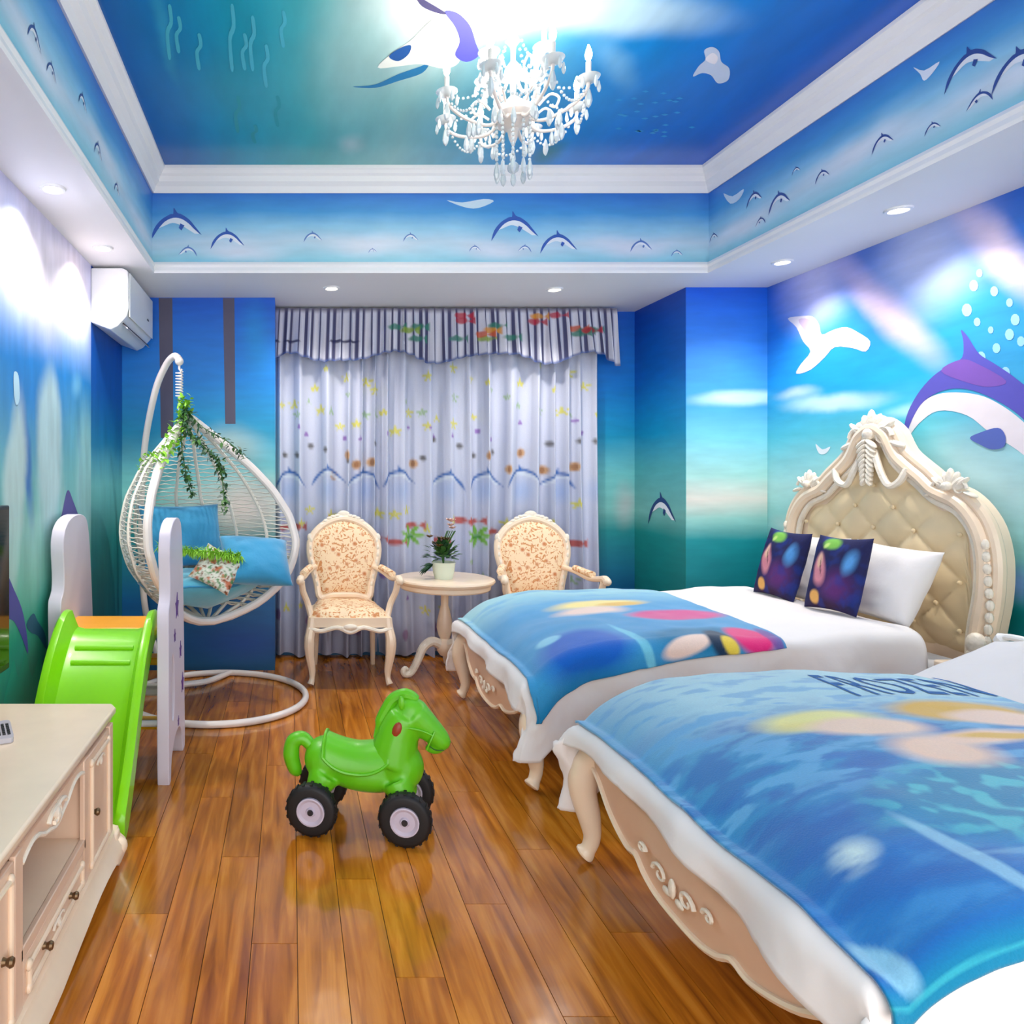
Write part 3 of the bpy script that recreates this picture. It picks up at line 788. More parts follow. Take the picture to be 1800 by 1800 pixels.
# ---- cloth laid over a bed
def fbm(x, y, z, o=3):
    return mnoise.fractal(Vector((x, y, z)), 1.0, 2.0, o)
def drape_point(u, w, x_edge, hw, ztop, r=.045, seed=0.0, wr=.006, flare=.10):
    """u along the bed from its foot, w across; both measured on the cloth. Beyond the edges the cloth hangs."""
    du = max(0.0, x_edge-u); dv = max(0.0, abs(w)-hw); s = 1 if w >= 0 else -1
    def over(d):
        q = r*PI/2
        if d < q: a = d/r; return r*math.sin(a), r*(1-math.cos(a))
        return r+(d-q)*flare, r+(d-q)
    hu, zu = over(du) if du > 0 else (0, 0)
    hv, zv = over(dv) if dv > 0 else (0, 0)
    x = (x_edge-hu) if du > 0 else u
    y = (s*(hw+hv)) if dv > 0 else w
    z = ztop(min(max(u, x_edge), 3), max(-hw, min(hw, w)))-(zu**4+zv**4)**.25 if (du > 0 and dv > 0) else ztop(max(u, x_edge), max(-hw, min(hw, w)))-zu-zv
    hang = min(1, (zu+zv)/.15)
    n = fbm(u*3+seed, w*3, seed, 3)
    x += -hang*(.022*math.sin(w*17+seed*3)*(1 if du > 0 else 0)+.012*n)
    y += s*hang*(.020*math.sin(u*15+seed)+.014*n)*(1 if dv > 0 else .3)
    cr_ = abs(fbm(u*6+seed, w*6, seed+9, 3)); y += s*hang*.016*cr_*(1 if dv > 0 else 0); x -= hang*.016*cr_*(1 if du > 0 else 0)
    z += wr*n*(1-hang)+.008*(1-hang)*(.3-abs(fbm(u*2.2+seed, w*2.6, seed+2, 2)))+.012*hang*fbm(u*5, w*5, seed+4, 2)
    return x, y, z
def top1(u, w): return .625-.15*math.exp(-max(u-.0, 0)/.13)*1.0+.02*math.sin(min(u, 1.8)*1.7)-.014*(abs(w)/.6)**6
def duvet(loc, label, zfold, seed):
    g = Geo(); x0, hw = -.012, .590
    NU, NV = 150, 150
    def P(i, j):
        u = lerp(-.15, 1.60, i/NU)
        w = lerp(-.93, .93, j/NV)
        # the foot hem runs lower towards the near side
        hem = -.075-.115*(1-(w+.93)/1.86)**1.4-.05*math.exp(-((w-.8)/.22)**2)
        if u < 0: u = u/.15*-hem if u < 0 else u
        x, y, z = drape_point(u, w, x0, hw, top1, seed=seed, wr=.010)
        lift = 0.0
        if u > 1.08 and abs(w) < .70: lift = zfold*min(1, (u-1.08)/.25)*math.exp(-max(0, abs(w)-.56)*7)
        return (x, y, z+lift+.004)
    g.grid(lambda a, b: P(round(a*NU), round(b*NV)), NU, NV)
    o = g.build('duvet', M['linen'], None, angle=180, solid=.012)
    o.location = loc; tag(o, label, 'duvet', None); return o
duvet(BED1, 'plain white duvet on the bed nearer the curtains', .035, 1.7)
duvet(BED2, 'plain white duvet on the foreground bed, hanging over the footboard', .12, 5.2)

def soft(d, r0, r1):  # 1 inside r0, 0 outside r1
    return np.clip((r1-d)/(r1-r0+1e-9), 0, 1)
def vnoise(U, V, sc, seed, o=3):
    out = np.empty(U.shape)
    f = U.ravel(); h = V.ravel(); r = out.ravel()
    for k in range(f.size): r[k] = mnoise.fractal(Vector((f[k]*sc[0], h[k]*sc[1], seed)), 1.0, 2.0, o)
    return r.reshape(U.shape)
def over(Cc, colr, a):
    c = np.array(lin(colr)); a = np.clip(a, 0, 1)[..., None]; Cc[:] = Cc*(1-a)+c*a
def ellm(U, V, cu, cv, ru, rv, rot=0, s=.35):
    x, y = U-cu, V-cv; c, sn = math.cos(rot), math.sin(rot)
    d = np.sqrt(((x*c+y*sn)/ru)**2+((-x*sn+y*c)/rv)**2); return soft(d, 1-s, 1)
def polym(U, V, pts, edge=.006):
    """soft inside-mask of a polygon"""
    inside = np.zeros(U.shape, bool); dist = np.full(U.shape, 1e9); n = len(pts)
    for i in range(n):
        (x0, y0), (x1, y1) = pts[i], pts[(i+1) % n]
        cond = ((y0 > V) != (y1 > V))
        with np.errstate(divide='ignore', invalid='ignore'):
            xi = (x1-x0)*(V-y0)/((y1-y0) if y1 != y0 else 1e-9)+x0
        inside ^= cond & (U < xi)
        dx, dy = x1-x0, y1-y0; t = np.clip(((U-x0)*dx+(V-y0)*dy)/(dx*dx+dy*dy+1e-12), 0, 1)
        dist = np.minimum(dist, np.hypot(U-x0-t*dx, V-y0-t*dy))
    sd = np.where(inside, dist, -dist); return np.clip(sd/edge+.5, 0, 1)
M['blanket'] = mat_print('printed_fleece', .9, .25, 220, sheen=.4)
# foreground blanket. cloth coordinates: u = x on the bed, w = y on the bed
def blanket(loc, label, u0, u1, w0, w1, paint, hw, seed, skew, NU=230, NV=260, rise=.0):
    a = np.linspace(0, 1, NU+1); b = np.linspace(0, 1, NV+1)
    A, B = np.meshgrid(a, b, indexing='ij')
    U = u0+(u1-u0)*A+skew*(1-B)*(A); Wd = w0+(w1-w0)*B+(1-B)*A*rise
    vs = []
    for i in range(NU+1):
        for j in range(NV+1):
            x, y, z = drape_point(U[i, j], Wd[i, j], -.012, hw, top1, r=.06, seed=seed, wr=.010, flare=.12)
            vs.append((x, y, z))
    colr = paint(U, Wd)
    g = Geo(); g.v = vs
    g.f = [(i*(NV+1)+j, (i+1)*(NV+1)+j, (i+1)*(NV+1)+j+1, i*(NV+1)+j+1) for i in range(NU) for j in range(NV)]; g.mi = [0]*len(g.f)
    o = g.build('blanket', M['blanket'], None, colors=colr.reshape(-1, 3), angle=180, solid=.008)
    o.location = loc; tag(o, label, 'blanket'); return o
def paint2(U, V):
    Cc = np.empty(U.shape+(3,)); Cc[:] = lin((34,146,204))
    n1 = vnoise(U, V, (3.5, 9), 1.0, 4); n2 = vnoise(U, V, (7, 20), 9.0, 4); n3 = vnoise(U, V, (20, 20), 3.0, 2)
    over(Cc, (14,118,196), np.clip(n1*3+.25, 0, 1)*np.clip((.45-V)/.3, 0, 1)*.9)
    over(Cc, (0,110,192), np.clip((-.15-V)/.3, 0, 1)*.8)
    over(Cc, (172,218,230), np.clip((V-.02)/.28, 0, 1)*np.clip((U+.05)/.30+V*.3, 0, 1))
    over(Cc, (120,200,236), np.clip(n2*3.6-.30, 0, 1)*np.clip((.45-V)/.45, 0, 1)*np.clip((V+.30)/.15, 0, 1)*.8)
    over(Cc, (60,150,215), np.clip(n2*3-.2, 0, 1)*.5)
    over(Cc, (10,100,184), np.clip(-n2*3-.3, 0, 1)*np.clip((.35-V)/.3, 0, 1)*.6)
    over(Cc, (0,140,185), ellm(U, V, .55, -.33, .40, .20, .1)*.9)
    over(Cc, (80,200,215), ellm(U, V, .55, -.33, .40, .20, .1)*np.clip(n3*3, 0, 1)*.9)
    over(Cc, (160,215,240), ellm(U, V, .24, -.50, .022, .17, .12)*.7+ellm(U, V, .42, -.52, .2, .014, -.1)*.4)
    over(Cc, (0,128,165), np.clip((-.62-V)/.04, 0, 1)*.9)
    over(Cc, (60,185,200), ellm(U, V+0*U, .5, -.665, 9, .005)*.6)
    over(Cc, (206,232,236), ellm(U, V, .09, -.42, .06, .05, .5, .8)*np.clip(.8+n2*2, 0, 1))
    over(Cc, (150,210,236), ellm(U, V, .0, -.60, .025, .07, .3)*.8)
    over(Cc, (246,238,150), ellm(U, V, .42, .12, .20, .085, .05, .5))
    over(Cc, (240,222,120), ellm(U, V, .34, .08, .10, .05, .1, .6)*.7)
    over(Cc, (252,216,190), ellm(U, V, .50, .05, .18, .075, -.05, .4))
    over(Cc, (250,210,184), ellm(U, V, .56, -.10, .15, .11, .1, .5))
    over(Cc, (252,214,190), ellm(U, V, .72, -.03, .2, .05, .1, .5))
    over(Cc, (228,176,40), ellm(U, V, .84, .15, .22, .10, .0, .35))
    over(Cc, (250,214,192), ellm(U, V, .90, .10, .17, .07, .0, .35))
    over(Cc, (236,186,56), ellm(U, V, .78, -.03, .16, .025, -.1, .5)*.9)
    return Cc
def paint1(U, V):
    Cc = np.empty(U.shape+(3,)); Cc[:] = lin((52,150,205))
    n1 = vnoise(U, V, (4, 9), 21.0, 4); n2 = vnoise(U, V, (10, 16), 29.0, 3)
    over(Cc, (150,208,222), np.clip((V-.05)/.4, 0, 1))
    over(Cc, (70,160,215), np.clip(n1*2, 0, 1)*.6)
    over(Cc, (0,96,196), ellm(U, V, .22, -.60, .22, .20, 0, .4))
    over(Cc, (0,120,170), np.clip((-.70-V)/.08, 0, 1)*.9)
    over(Cc, (120,205,228), ellm(U, V, .44, -.62, .025, .26, .15)*.9)
    over(Cc, (140,210,235), ellm(U, V, .12, -.45, .06, .05)*.9)
    over(Cc, (0,120,165), ellm(U, V, .72, -.60, .30, .12, 0, .4))
    over(Cc, (246,226,140), ellm(U, V, .55, .06, .30, .10, .1, .5))
    over(Cc, (250,216,196), ellm(U, V, .46, -.08, .22, .10, .1, .5)*.9)
    over(Cc, (226,180,70), ellm(U, V, .66, .03, .16, .05, .2, .5)*.9)
    over(Cc, (214,60,140), ellm(U, V, .80, -.22, .26, .13, .1, .3))
    over(Cc, (250,220,205), ellm(U, V, .62, -.66, .13, .05, .35, .3))
    over(Cc, (20,50,80), ellm(U, V, .76, -.64, .06, .10, .1, .3))
    over(Cc, (236,206,70), ellm(U, V, .79, -.66, .035, .055, .1, .3))
    over(Cc, (230,20,120), ellm(U, V, .90, -.60, .10, .12, .0, .3))
    over(Cc, (120,60,150), ellm(U, V, .99, -.60, .03, .12, .0, .3)*.8)
    return Cc
def top_b(u, w): return top1(u, w)
bl2 = blanket((BED2[0], BED2[1], .016), 'blue fleece blanket printed with water and pale figures, on the foreground bed', -.03, 1.06, -.69, .63, paint2, .60, 5.2, .10, rise=.03)
bl1 = blanket((BED1[0], BED1[1], .016), 'blue fleece blanket with a magenta patch, on the bed nearer the curtains', -.03, 1.06, -.80, .60, paint1, .60, 1.7, -.04, 180, 220, .13)
# lettering printed on the foreground blanket
def lettering():
    cu = bpy.data.curves.new('txt', 'FONT'); cu.body = 'FROZEN'; cu.size = .20; cu.resolution_u = 3; cu.space_character = 1.15
    ob = bpy.data.objects.new('txt', cu); C.objects.link(ob)
    dg = bpy.context.evaluated_depsgraph_get(); me = ob.evaluated_get(dg).to_mesh()
    bm = bmesh.new(); bm.from_mesh(me)
    bmesh.ops.triangulate(bm, faces=bm.faces)
    for _ in range(2): bmesh.ops.subdivide_edges(bm, edges=[e for e in bm.edges if e.calc_length() > .025], cuts=1, use_grid_fill=False)
    bmesh.ops.triangulate(bm, faces=bm.faces)
    vs = []
    xm = max(v.co.x for v in bm.verts)
    for v in bm.verts:
        u = .66+v.co.x/xm*.42; w = .29+v.co.y*1.55
        x, y, z = drape_point(u, w, -.012, .60, top1, r=.06, seed=5.2, wr=.010, flare=.12)
        vs.append((x, y, z+.0022))
    fs = [tuple(l.vert.index for l in f.loops) for f in bm.faces]
    bm.free(); ob.evaluated_get(dg).to_mesh_clear(); bpy.data.objects.remove(ob)
    g = Geo(); g.add(vs, fs); g.build('lettering', mat('blue_ink', (40,104,170), .8, .05), bl2)
lettering()

# ---- pillows
def pillow_mesh(w, h, th, name, m, parent=None, paint=None, n=36, seed=0):
    vs = []; fs = []; cols = []
    A = np.linspace(-1, 1, n+1); U, V = np.meshgrid(A, A, indexing='ij')
    colr = paint(U, V) if paint else None
    for side in (1, -1):
        for i in range(n+1):
            for j in range(n+1):
                a, b = A[i], A[j]
                k = (max(0, 1-abs(a)**2.6)*max(0, 1-abs(b)**2.6))**.5
                pin = 1-.07*(1-abs(a)**2)*abs(b)**4-.0; pin2 = 1-.07*(1-abs(b)**2)*abs(a)**4
                x = a*w/2*pin2; z = b*h/2*pin
                wv = .010*mnoise.noise(Vector((a*2.3+seed, b*2.3, side*3.0+seed)))
                vs.append((x, side*(th/2*k+wv*k), z))
                if paint: cols.append(colr[i, j])
    N = (n+1)**2
    for s in (0, 1):
        for i in range(n):
            for j in range(n):
                f = (s*N+i*(n+1)+j, s*N+(i+1)*(n+1)+j, s*N+(i+1)*(n+1)+j+1, s*N+i*(n+1)+j+1); fs.append(f if s else f[::-1])
    if paint:
        g = Geo(); g.v = vs; g.f = fs; g.mi = [0]*len(fs)
        return g.build(name, m, parent, colors=np.array(cols), angle=180)
    g = Geo(); g.add(vs, fs); return g.build(name, m, parent, angle=180)
def lean(o, c, tilt, yaw=0.0, roll=0.0):
    """stand a pillow facing -X, its top leaning back by tilt"""
    R = Matrix.Rotation(yaw, 4, 'Z') @ Matrix.Rotation(-PI/2, 4, 'Z') @ Matrix.Rotation(-tilt, 4, 'X') @ Matrix.Rotation(roll, 4, 'Y')
    o.matrix_world = Matrix.Translation(c) @ R
def piped(o, w, h, m):
    pass
for (c, tl, yw, ro, w, h, lab, sd) in (
    ((2.70, 3.255, .825), .42, .03, .04, .46, .36, 'white pillow at the near side of the headboard, behind a dark printed cushion', 1),
    ((2.70, 3.76, .825), .42, -.03, -.03, .50, .36, 'white pillow at the far side of the headboard, behind a dark printed cushion', 2)):
    o = pillow_mesh(w, h, .15, 'pillow', M['linen'], seed=sd); lean(o, c, tl, yw, ro); tag(o, lab, 'pillow', None)
M['cushion'] = mat_print('printed_cushion', .75, .12, 200)
def paint_cushion(U, V):
    Cc = np.empty(U.shape+(3,)); Cc[:] = lin((34,36,84))
    n = vnoise(U, V, (2.5, 2.5), 40.0, 3)
    over(Cc, (104,50,120), ellm(U, V, .30, -.35, .75, .60, 0, .7)*.9)
    over(Cc, (60,30,60), ellm(U, V, .0, -.95, 1.0, .3, 0, .6)*.8)
    over(Cc, (90,160,226), ellm(U, V, .62, .30, .28, .42, -.2, .7))
    over(Cc, (30,60,150), np.clip(n*2, 0, 1)*.5)
    over(Cc, (226,146,160), ellm(U, V, -.40, .05, .30, .52, .25, .4))
    over(Cc, (240,196,170), ellm(U, V, -.45, .28, .16, .25, .2, .4))
    over(Cc, (70,20,40), ellm(U, V, -.35, .12, .035, .3, .3, .5)*.8)
    over(Cc, (130,196,84), ellm(U, V, -.20, .78, .40, .22, -.1, .4))
    over(Cc, (200,232,130), ellm(U, V, -.35, .70, .14, .10, .5, .5))
    over(Cc, (240,180,100), ellm(U, V, -.42, -.70, .22, .22, 0, .3))
    return Cc
for (c, tl, yw, ro, lab, sd) in (((2.535, 3.30, .850), .25, .02, -.03, 'dark purple cushion with green and pink print, nearer of the pair', 4),
                       ((2.545, 3.69, .848), .25, 0, .03, 'dark purple cushion with green and pink print, farther of the pair', 5)):
    o = pillow_mesh(.31, .36, .09, 'cushion', M['cushion'], paint=paint_cushion, seed=sd, n=60); lean(o, c, tl, yw, ro)
    tag(o, lab, 'cushion', 'printed cushions against the headboard')

# ---- nightstand between the beds, seen only past the foreground duvet
t = thing('nightstand', 'cream nightstand between the two beds against the wall', 'nightstand', (2.79, 2.69, 0))
g = Geo(); g.box((0,0,.555), (.42,.34,.03)); g.build('top', M['cream'], t, bevel=.008)
g = Geo(); g.box((0,0,.35), (.38,.26,.38)); g.build('body', M['cream_pink'], t, bevel=.006)
for z in (.44,.26):
    g = Geo(); g.box((-.195,0,z), (.016,.26,.16)); d = g.build('drawer', M['cream'], t, bevel=.005)
    g = Geo(); g.ell((-.214,0,z), (.014,.014,.014), 10, 7); g.build('knob', mat('brass', (196,160,90), .3, .05, metal=1), d)
for sx in (-1, 1):
    for sy in (-1, 1):
        g = Geo(); g.tube([(sx*.16, sy*.12, .16), (sx*.17, sy*.13, .06), (sx*.175, sy*.135, 0)], [.024,.016,.02], 10); g.build('leg', M['cream'], t)
t = thing('bedside_telephone', 'small white rounded object on the nightstand at the right edge', 'ornament', (2.84, 2.74, .57))
g = Geo(); g.lathe([(.001,0),(.055,0),(.06,.02),(.05,.05),(.03,.075),(.001,.08)], n=22); g.build('base', M['white_plastic'], t)
g = Geo(); g.tube(crv([(-.02,-.09,.075),(-.02,-.07,.10),(-.02,0,.105),(-.02,.07,.10),(-.02,.09,.075)], 4), [.022]*4+[.013]*9+[.022]*4, 10); g.build('handset', M['white_plastic'], t)
# ------------------------------------------------------------ curtains and valance
def stamp_star(Cc, U, V, cu, cv, r, col, op=.9):
    x, y = U-cu, V-cv; a = np.arctan2(y, x); d = np.hypot(x, y)/r
    over(Cc, col, soft(d/(0.62+.38*np.cos(5*(a-PI/2))), .75, 1)*op)
def stamp_dolphin(Cc, U, V, cu, cv, s, flip, col):
    back, belly, fin = dolphin_shape(s, flip)
    w = (np.abs(U-cu) < s) & (np.abs(V-cv) < s)
    idx = np.where(w); u, v = U[idx], V[idx]
    sub = Cc[idx]
    over(sub, (225,235,246), polym(u, v, [(a+cu, b+cv) for a, b in belly], .012)*.8)
    over(sub, col, polym(u, v, [(a+cu, b+cv) for a, b in back], .012)); Cc[idx] = sub
def paint_curtain(U, V, x0, x1, seed):
    r = np.random.default_rng(seed)
    Cc = np.empty(U.shape+(3,)); Cc[:] = lin((208,213,232))
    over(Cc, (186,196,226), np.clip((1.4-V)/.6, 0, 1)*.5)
    W = x1-x0
    n = int(W/.11)
    for row, (z, kinds) in enumerate(((2.02,'y'),(1.82,'g'),(1.72,'y'),(1.60,'p'),(1.50,'b'),(1.38,'o'),(1.02,'y'),(.90,'r'),(.62,'g'),(.50,'p'),(.34,'y'),(.22,'v'))):
        for k in range(n):
            if r.random() < .35: continue
            cu = x0+(k+.5+r.uniform(-.4,.4))*W/n; cv = z+r.uniform(-.10,.10); kd = kinds
            if kd == 'y': stamp_star(Cc, U, V, cu, cv, r.uniform(.03,.05), (222,216,96), .9)
            elif kd == 'g': stamp_star(Cc, U, V, cu, cv, r.uniform(.02,.04), (150,190,120), .7)
            elif kd == 'p': over(Cc, (150,110,190), ellm(U, V, cu, cv, .018, .018)*.9)
            elif kd == 'b': over(Cc, (96,92,90), ellm(U, V, cu, cv, .024, .028, .3, .6)*.9)
            elif kd == 'o': over(Cc, (206,160,110), ellm(U, V, cu, cv, .032, .04)*.9); over(Cc, (150,100,70), ellm(U, V, cu, cv, .014, .03)*.7)
            elif kd == 'r': over(Cc, (196,88,76), ellm(U, V, cu, cv, .055, .028)*.9); over(Cc, (196,88,76), polym(U, V, [(cu+.05,cv),(cu+.09,cv+.03),(cu+.09,cv-.03)], .01)*.9)
            elif kd == 'v': over(Cc, (150,90,150), ellm(U, V, cu, cv, .03, .05)*.7)
    k = 0; cu = x0+.12
    for q in range(9): over(Cc, (176,196,234), ellm(U, V, x0+.12+q*.27, 1.20, .10, .12, 0, .8)*.8)
    while cu < x1-.05:
        stamp_dolphin(Cc, U, V, cu, 1.30+r.uniform(-.02,.02), .24, r.random() < .35, (64,112,184)); cu += r.uniform(.24,.30)
    for cu in (.86, 1.34):
        if x0 < cu < x1:
            for q in range(7):
                a = q*.9; over(Cc, (128,190,72), ellm(U, V, cu+.05*math.cos(a), .87+.045*math.sin(a), .045, .016, a)*.95)
            over(Cc, (70,150,60), ellm(U, V, cu, .86, .03, .02)*.9)
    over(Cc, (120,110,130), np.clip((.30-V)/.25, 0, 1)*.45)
    return Cc
M['curtain'] = mat_print('printed_curtain', .85, .08, 240)
def curtain(label, x0, x1, seed, nu=420, nv=150):
    zt, zb = 2.44, .020
    A = np.linspace(0, 1, nu+1); B = np.linspace(0, 1, nv+1); A2, B2 = np.meshgrid(A, B, indexing='ij')
    W = (x1-x0)
    U = x0+W*A2; V = zt+(zb-zt)*B2
    ph = seed*1.7; fold = np.zeros_like(U)
    nf = W/.135
    wob = .35*np.sin(A2*5+seed)+.25*np.sin(A2*11+2*seed)
    fold = np.sin((A2*nf+wob)*2*PI+ph+.5*np.sin(B2*2+A2*9))
    amp = .030+.024*B2+.010*np.sin(A2*17+seed)
    Y = 5.105-amp*1.05*np.sign(fold)*np.abs(fold)**.75-.010*np.sin(A2*40+B2*3)
    X = U+.010*np.cos((A2*nf+wob)*2*PI+ph)+.012*np.sin(B2*3+A2*5)*B2
    Z = V+.010*(B2)*np.sin(A2*23)
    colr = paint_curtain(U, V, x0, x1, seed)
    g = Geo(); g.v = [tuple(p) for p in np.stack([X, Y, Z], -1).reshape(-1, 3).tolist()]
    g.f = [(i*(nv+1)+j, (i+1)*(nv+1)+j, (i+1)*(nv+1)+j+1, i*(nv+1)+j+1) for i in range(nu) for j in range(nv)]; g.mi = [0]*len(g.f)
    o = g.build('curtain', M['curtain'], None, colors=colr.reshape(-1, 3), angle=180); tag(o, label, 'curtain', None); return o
curtain('left curtain of the pair, white with sea-life print, behind the left armchair', -.13, 1.02, 3)
curtain('right curtain of the pair, white with sea-life print, behind the right armchair', 1.00, 2.20, 8)
def valance():
    x0, x1 = -.17, 2.29; nu, nv = 760, 46
    A = np.linspace(0, 1, nu+1); B = np.linspace(0, 1, nv+1); A2, B2 = np.meshgrid(A, B, indexing='ij')
    U = x0+(x1-x0)*A2
    hem = 2.135+.035*np.sin((A2*3.4+.05)*2*PI)-.07*np.exp(-((A2-.0)/.05)**2)-.06*np.exp(-((A2-1.0)/.04)**2)+.012*np.sin(A2*37)
    V = 2.485+(hem-2.485)*B2
    f = np.sin(A2*2*PI*34+.9*np.sin(A2*31)+.6*np.sin(A2*13))
    Y = 5.010-.030*f*(0.3+.7*B2)-.02*B2-.012*np.sin(A2*60+B2*2)*B2
    X = U+.006*np.cos(A2*2*PI*34)+.02*B2*(A2-.5)*2
    Cc = np.empty(U.shape+(3,)); Cc[:] = lin((226,228,242))
    st = np.sin(U*2*PI/.050+.6*np.sin(U*9))
    over(Cc, (62,64,108), np.clip(st*3-.9, 0, 1)*.95)
    over(Cc, (150,160,200), (1-np.clip(np.abs(st)*4, 0, 1))*.5)
    over(Cc, (110,106,128), np.clip((.10-B2)/.08, 0, 1)*.85)
    over(Cc, (90,110,170), np.clip((B2-.94)/.04, 0, 1)*.8)
    r = np.random.default_rng(4)
    for k in range(20):
        cu = r.uniform(.6, 2.2); cv = r.uniform(2.22, 2.44)
        c = [(214,100,60),(232,160,50),(196,50,70),(150,180,60),(60,140,120)][int(r.integers(5))]
        over(Cc, c, ellm(U, V, cu, cv, .055, .026)*.85); over(Cc, c, polym(U, V, [(cu+.05,cv),(cu+.09,cv+.03),(cu+.09,cv-.03)], .008)*.85)
    for cu in (-.12,.02,.33,.42): over(Cc, (50,52,96), ellm(U, V, cu, 2.25, .07, .012)*.9)
    g = Geo(); g.v = [tuple(p) for p in np.stack([X, Y, V], -1).reshape(-1, 3).tolist()]
    g.f = [(i*(nv+1)+j, (i+1)*(nv+1)+j, (i+1)*(nv+1)+j+1, i*(nv+1)+j+1) for i in range(nu) for j in range(nv)]; g.mi = [0]*len(g.f)
    o = g.build('valance', M['curtain'], None, colors=Cc.reshape(-1, 3), angle=180); tag(o, 'navy and white striped gathered valance above the curtains', 'valance')
valance()
g = Geo(); g.tube([(-.16, 5.095, 2.455), (2.28, 5.095, 2.455)], .014, 12)
for x in (-.16, 2.28): g.ell((x, 5.095, 2.455), (.022,)*3, 10, 8)
for x in (-.1, 1.05, 2.2): g.box((x, 5.135, 2.462), (.02, .09, .02))
tag(g.build('curtain_rod', M['white_metal'], None), 'white curtain rod hidden behind the striped valance', 'curtain rod')

# ------------------------------------------------------------ armchairs
def fabric_mat():
    m, nt, b = new_mat('floral_fabric')
    tc = nt.nodes.new('ShaderNodeTexCoord')
    v = nt.nodes.new('ShaderNodeTexVoronoi'); v.inputs['Scale'].default_value = 15; nt.links.new(tc.outputs['Object'], v.inputs['Vector'])
    n = nt.nodes.new('ShaderNodeTexNoise'); n.inputs['Scale'].default_value = 24; n.inputs['Detail'].default_value = 2; n.inputs['Distortion'].default_value = 2.5; nt.links.new(tc.outputs['Object'], n.inputs['Vector'])
    c1 = nt.nodes.new('ShaderNodeValToRGB'); nt.links.new(v.outputs['Distance'], c1.inputs[0])
    e = c1.color_ramp.elements; e[0].position = .10; e[0].color = (0,0,0,1); e[1].position = .30; e[1].color = (1,1,1,1)
    c2 = nt.nodes.new('ShaderNodeValToRGB'); nt.links.new(n.outputs['Fac'], c2.inputs[0])
    e = c2.color_ramp.elements; e[0].position = .40; e[0].color = (0,0,0,1); e[1].position = .46; e[1].color = (1,1,1,1)
    a = mixnode(nt, c1.outputs[0], lin4((206,128,80)), lin4((250,222,184)))
    nt.links.new(mixnode(nt, c2.outputs[0], lin4((214,146,92)), a), b.inputs['Base Color'])
    b.inputs['Roughness'].default_value = .75
    return m
M['floral'] = fabric_mat()
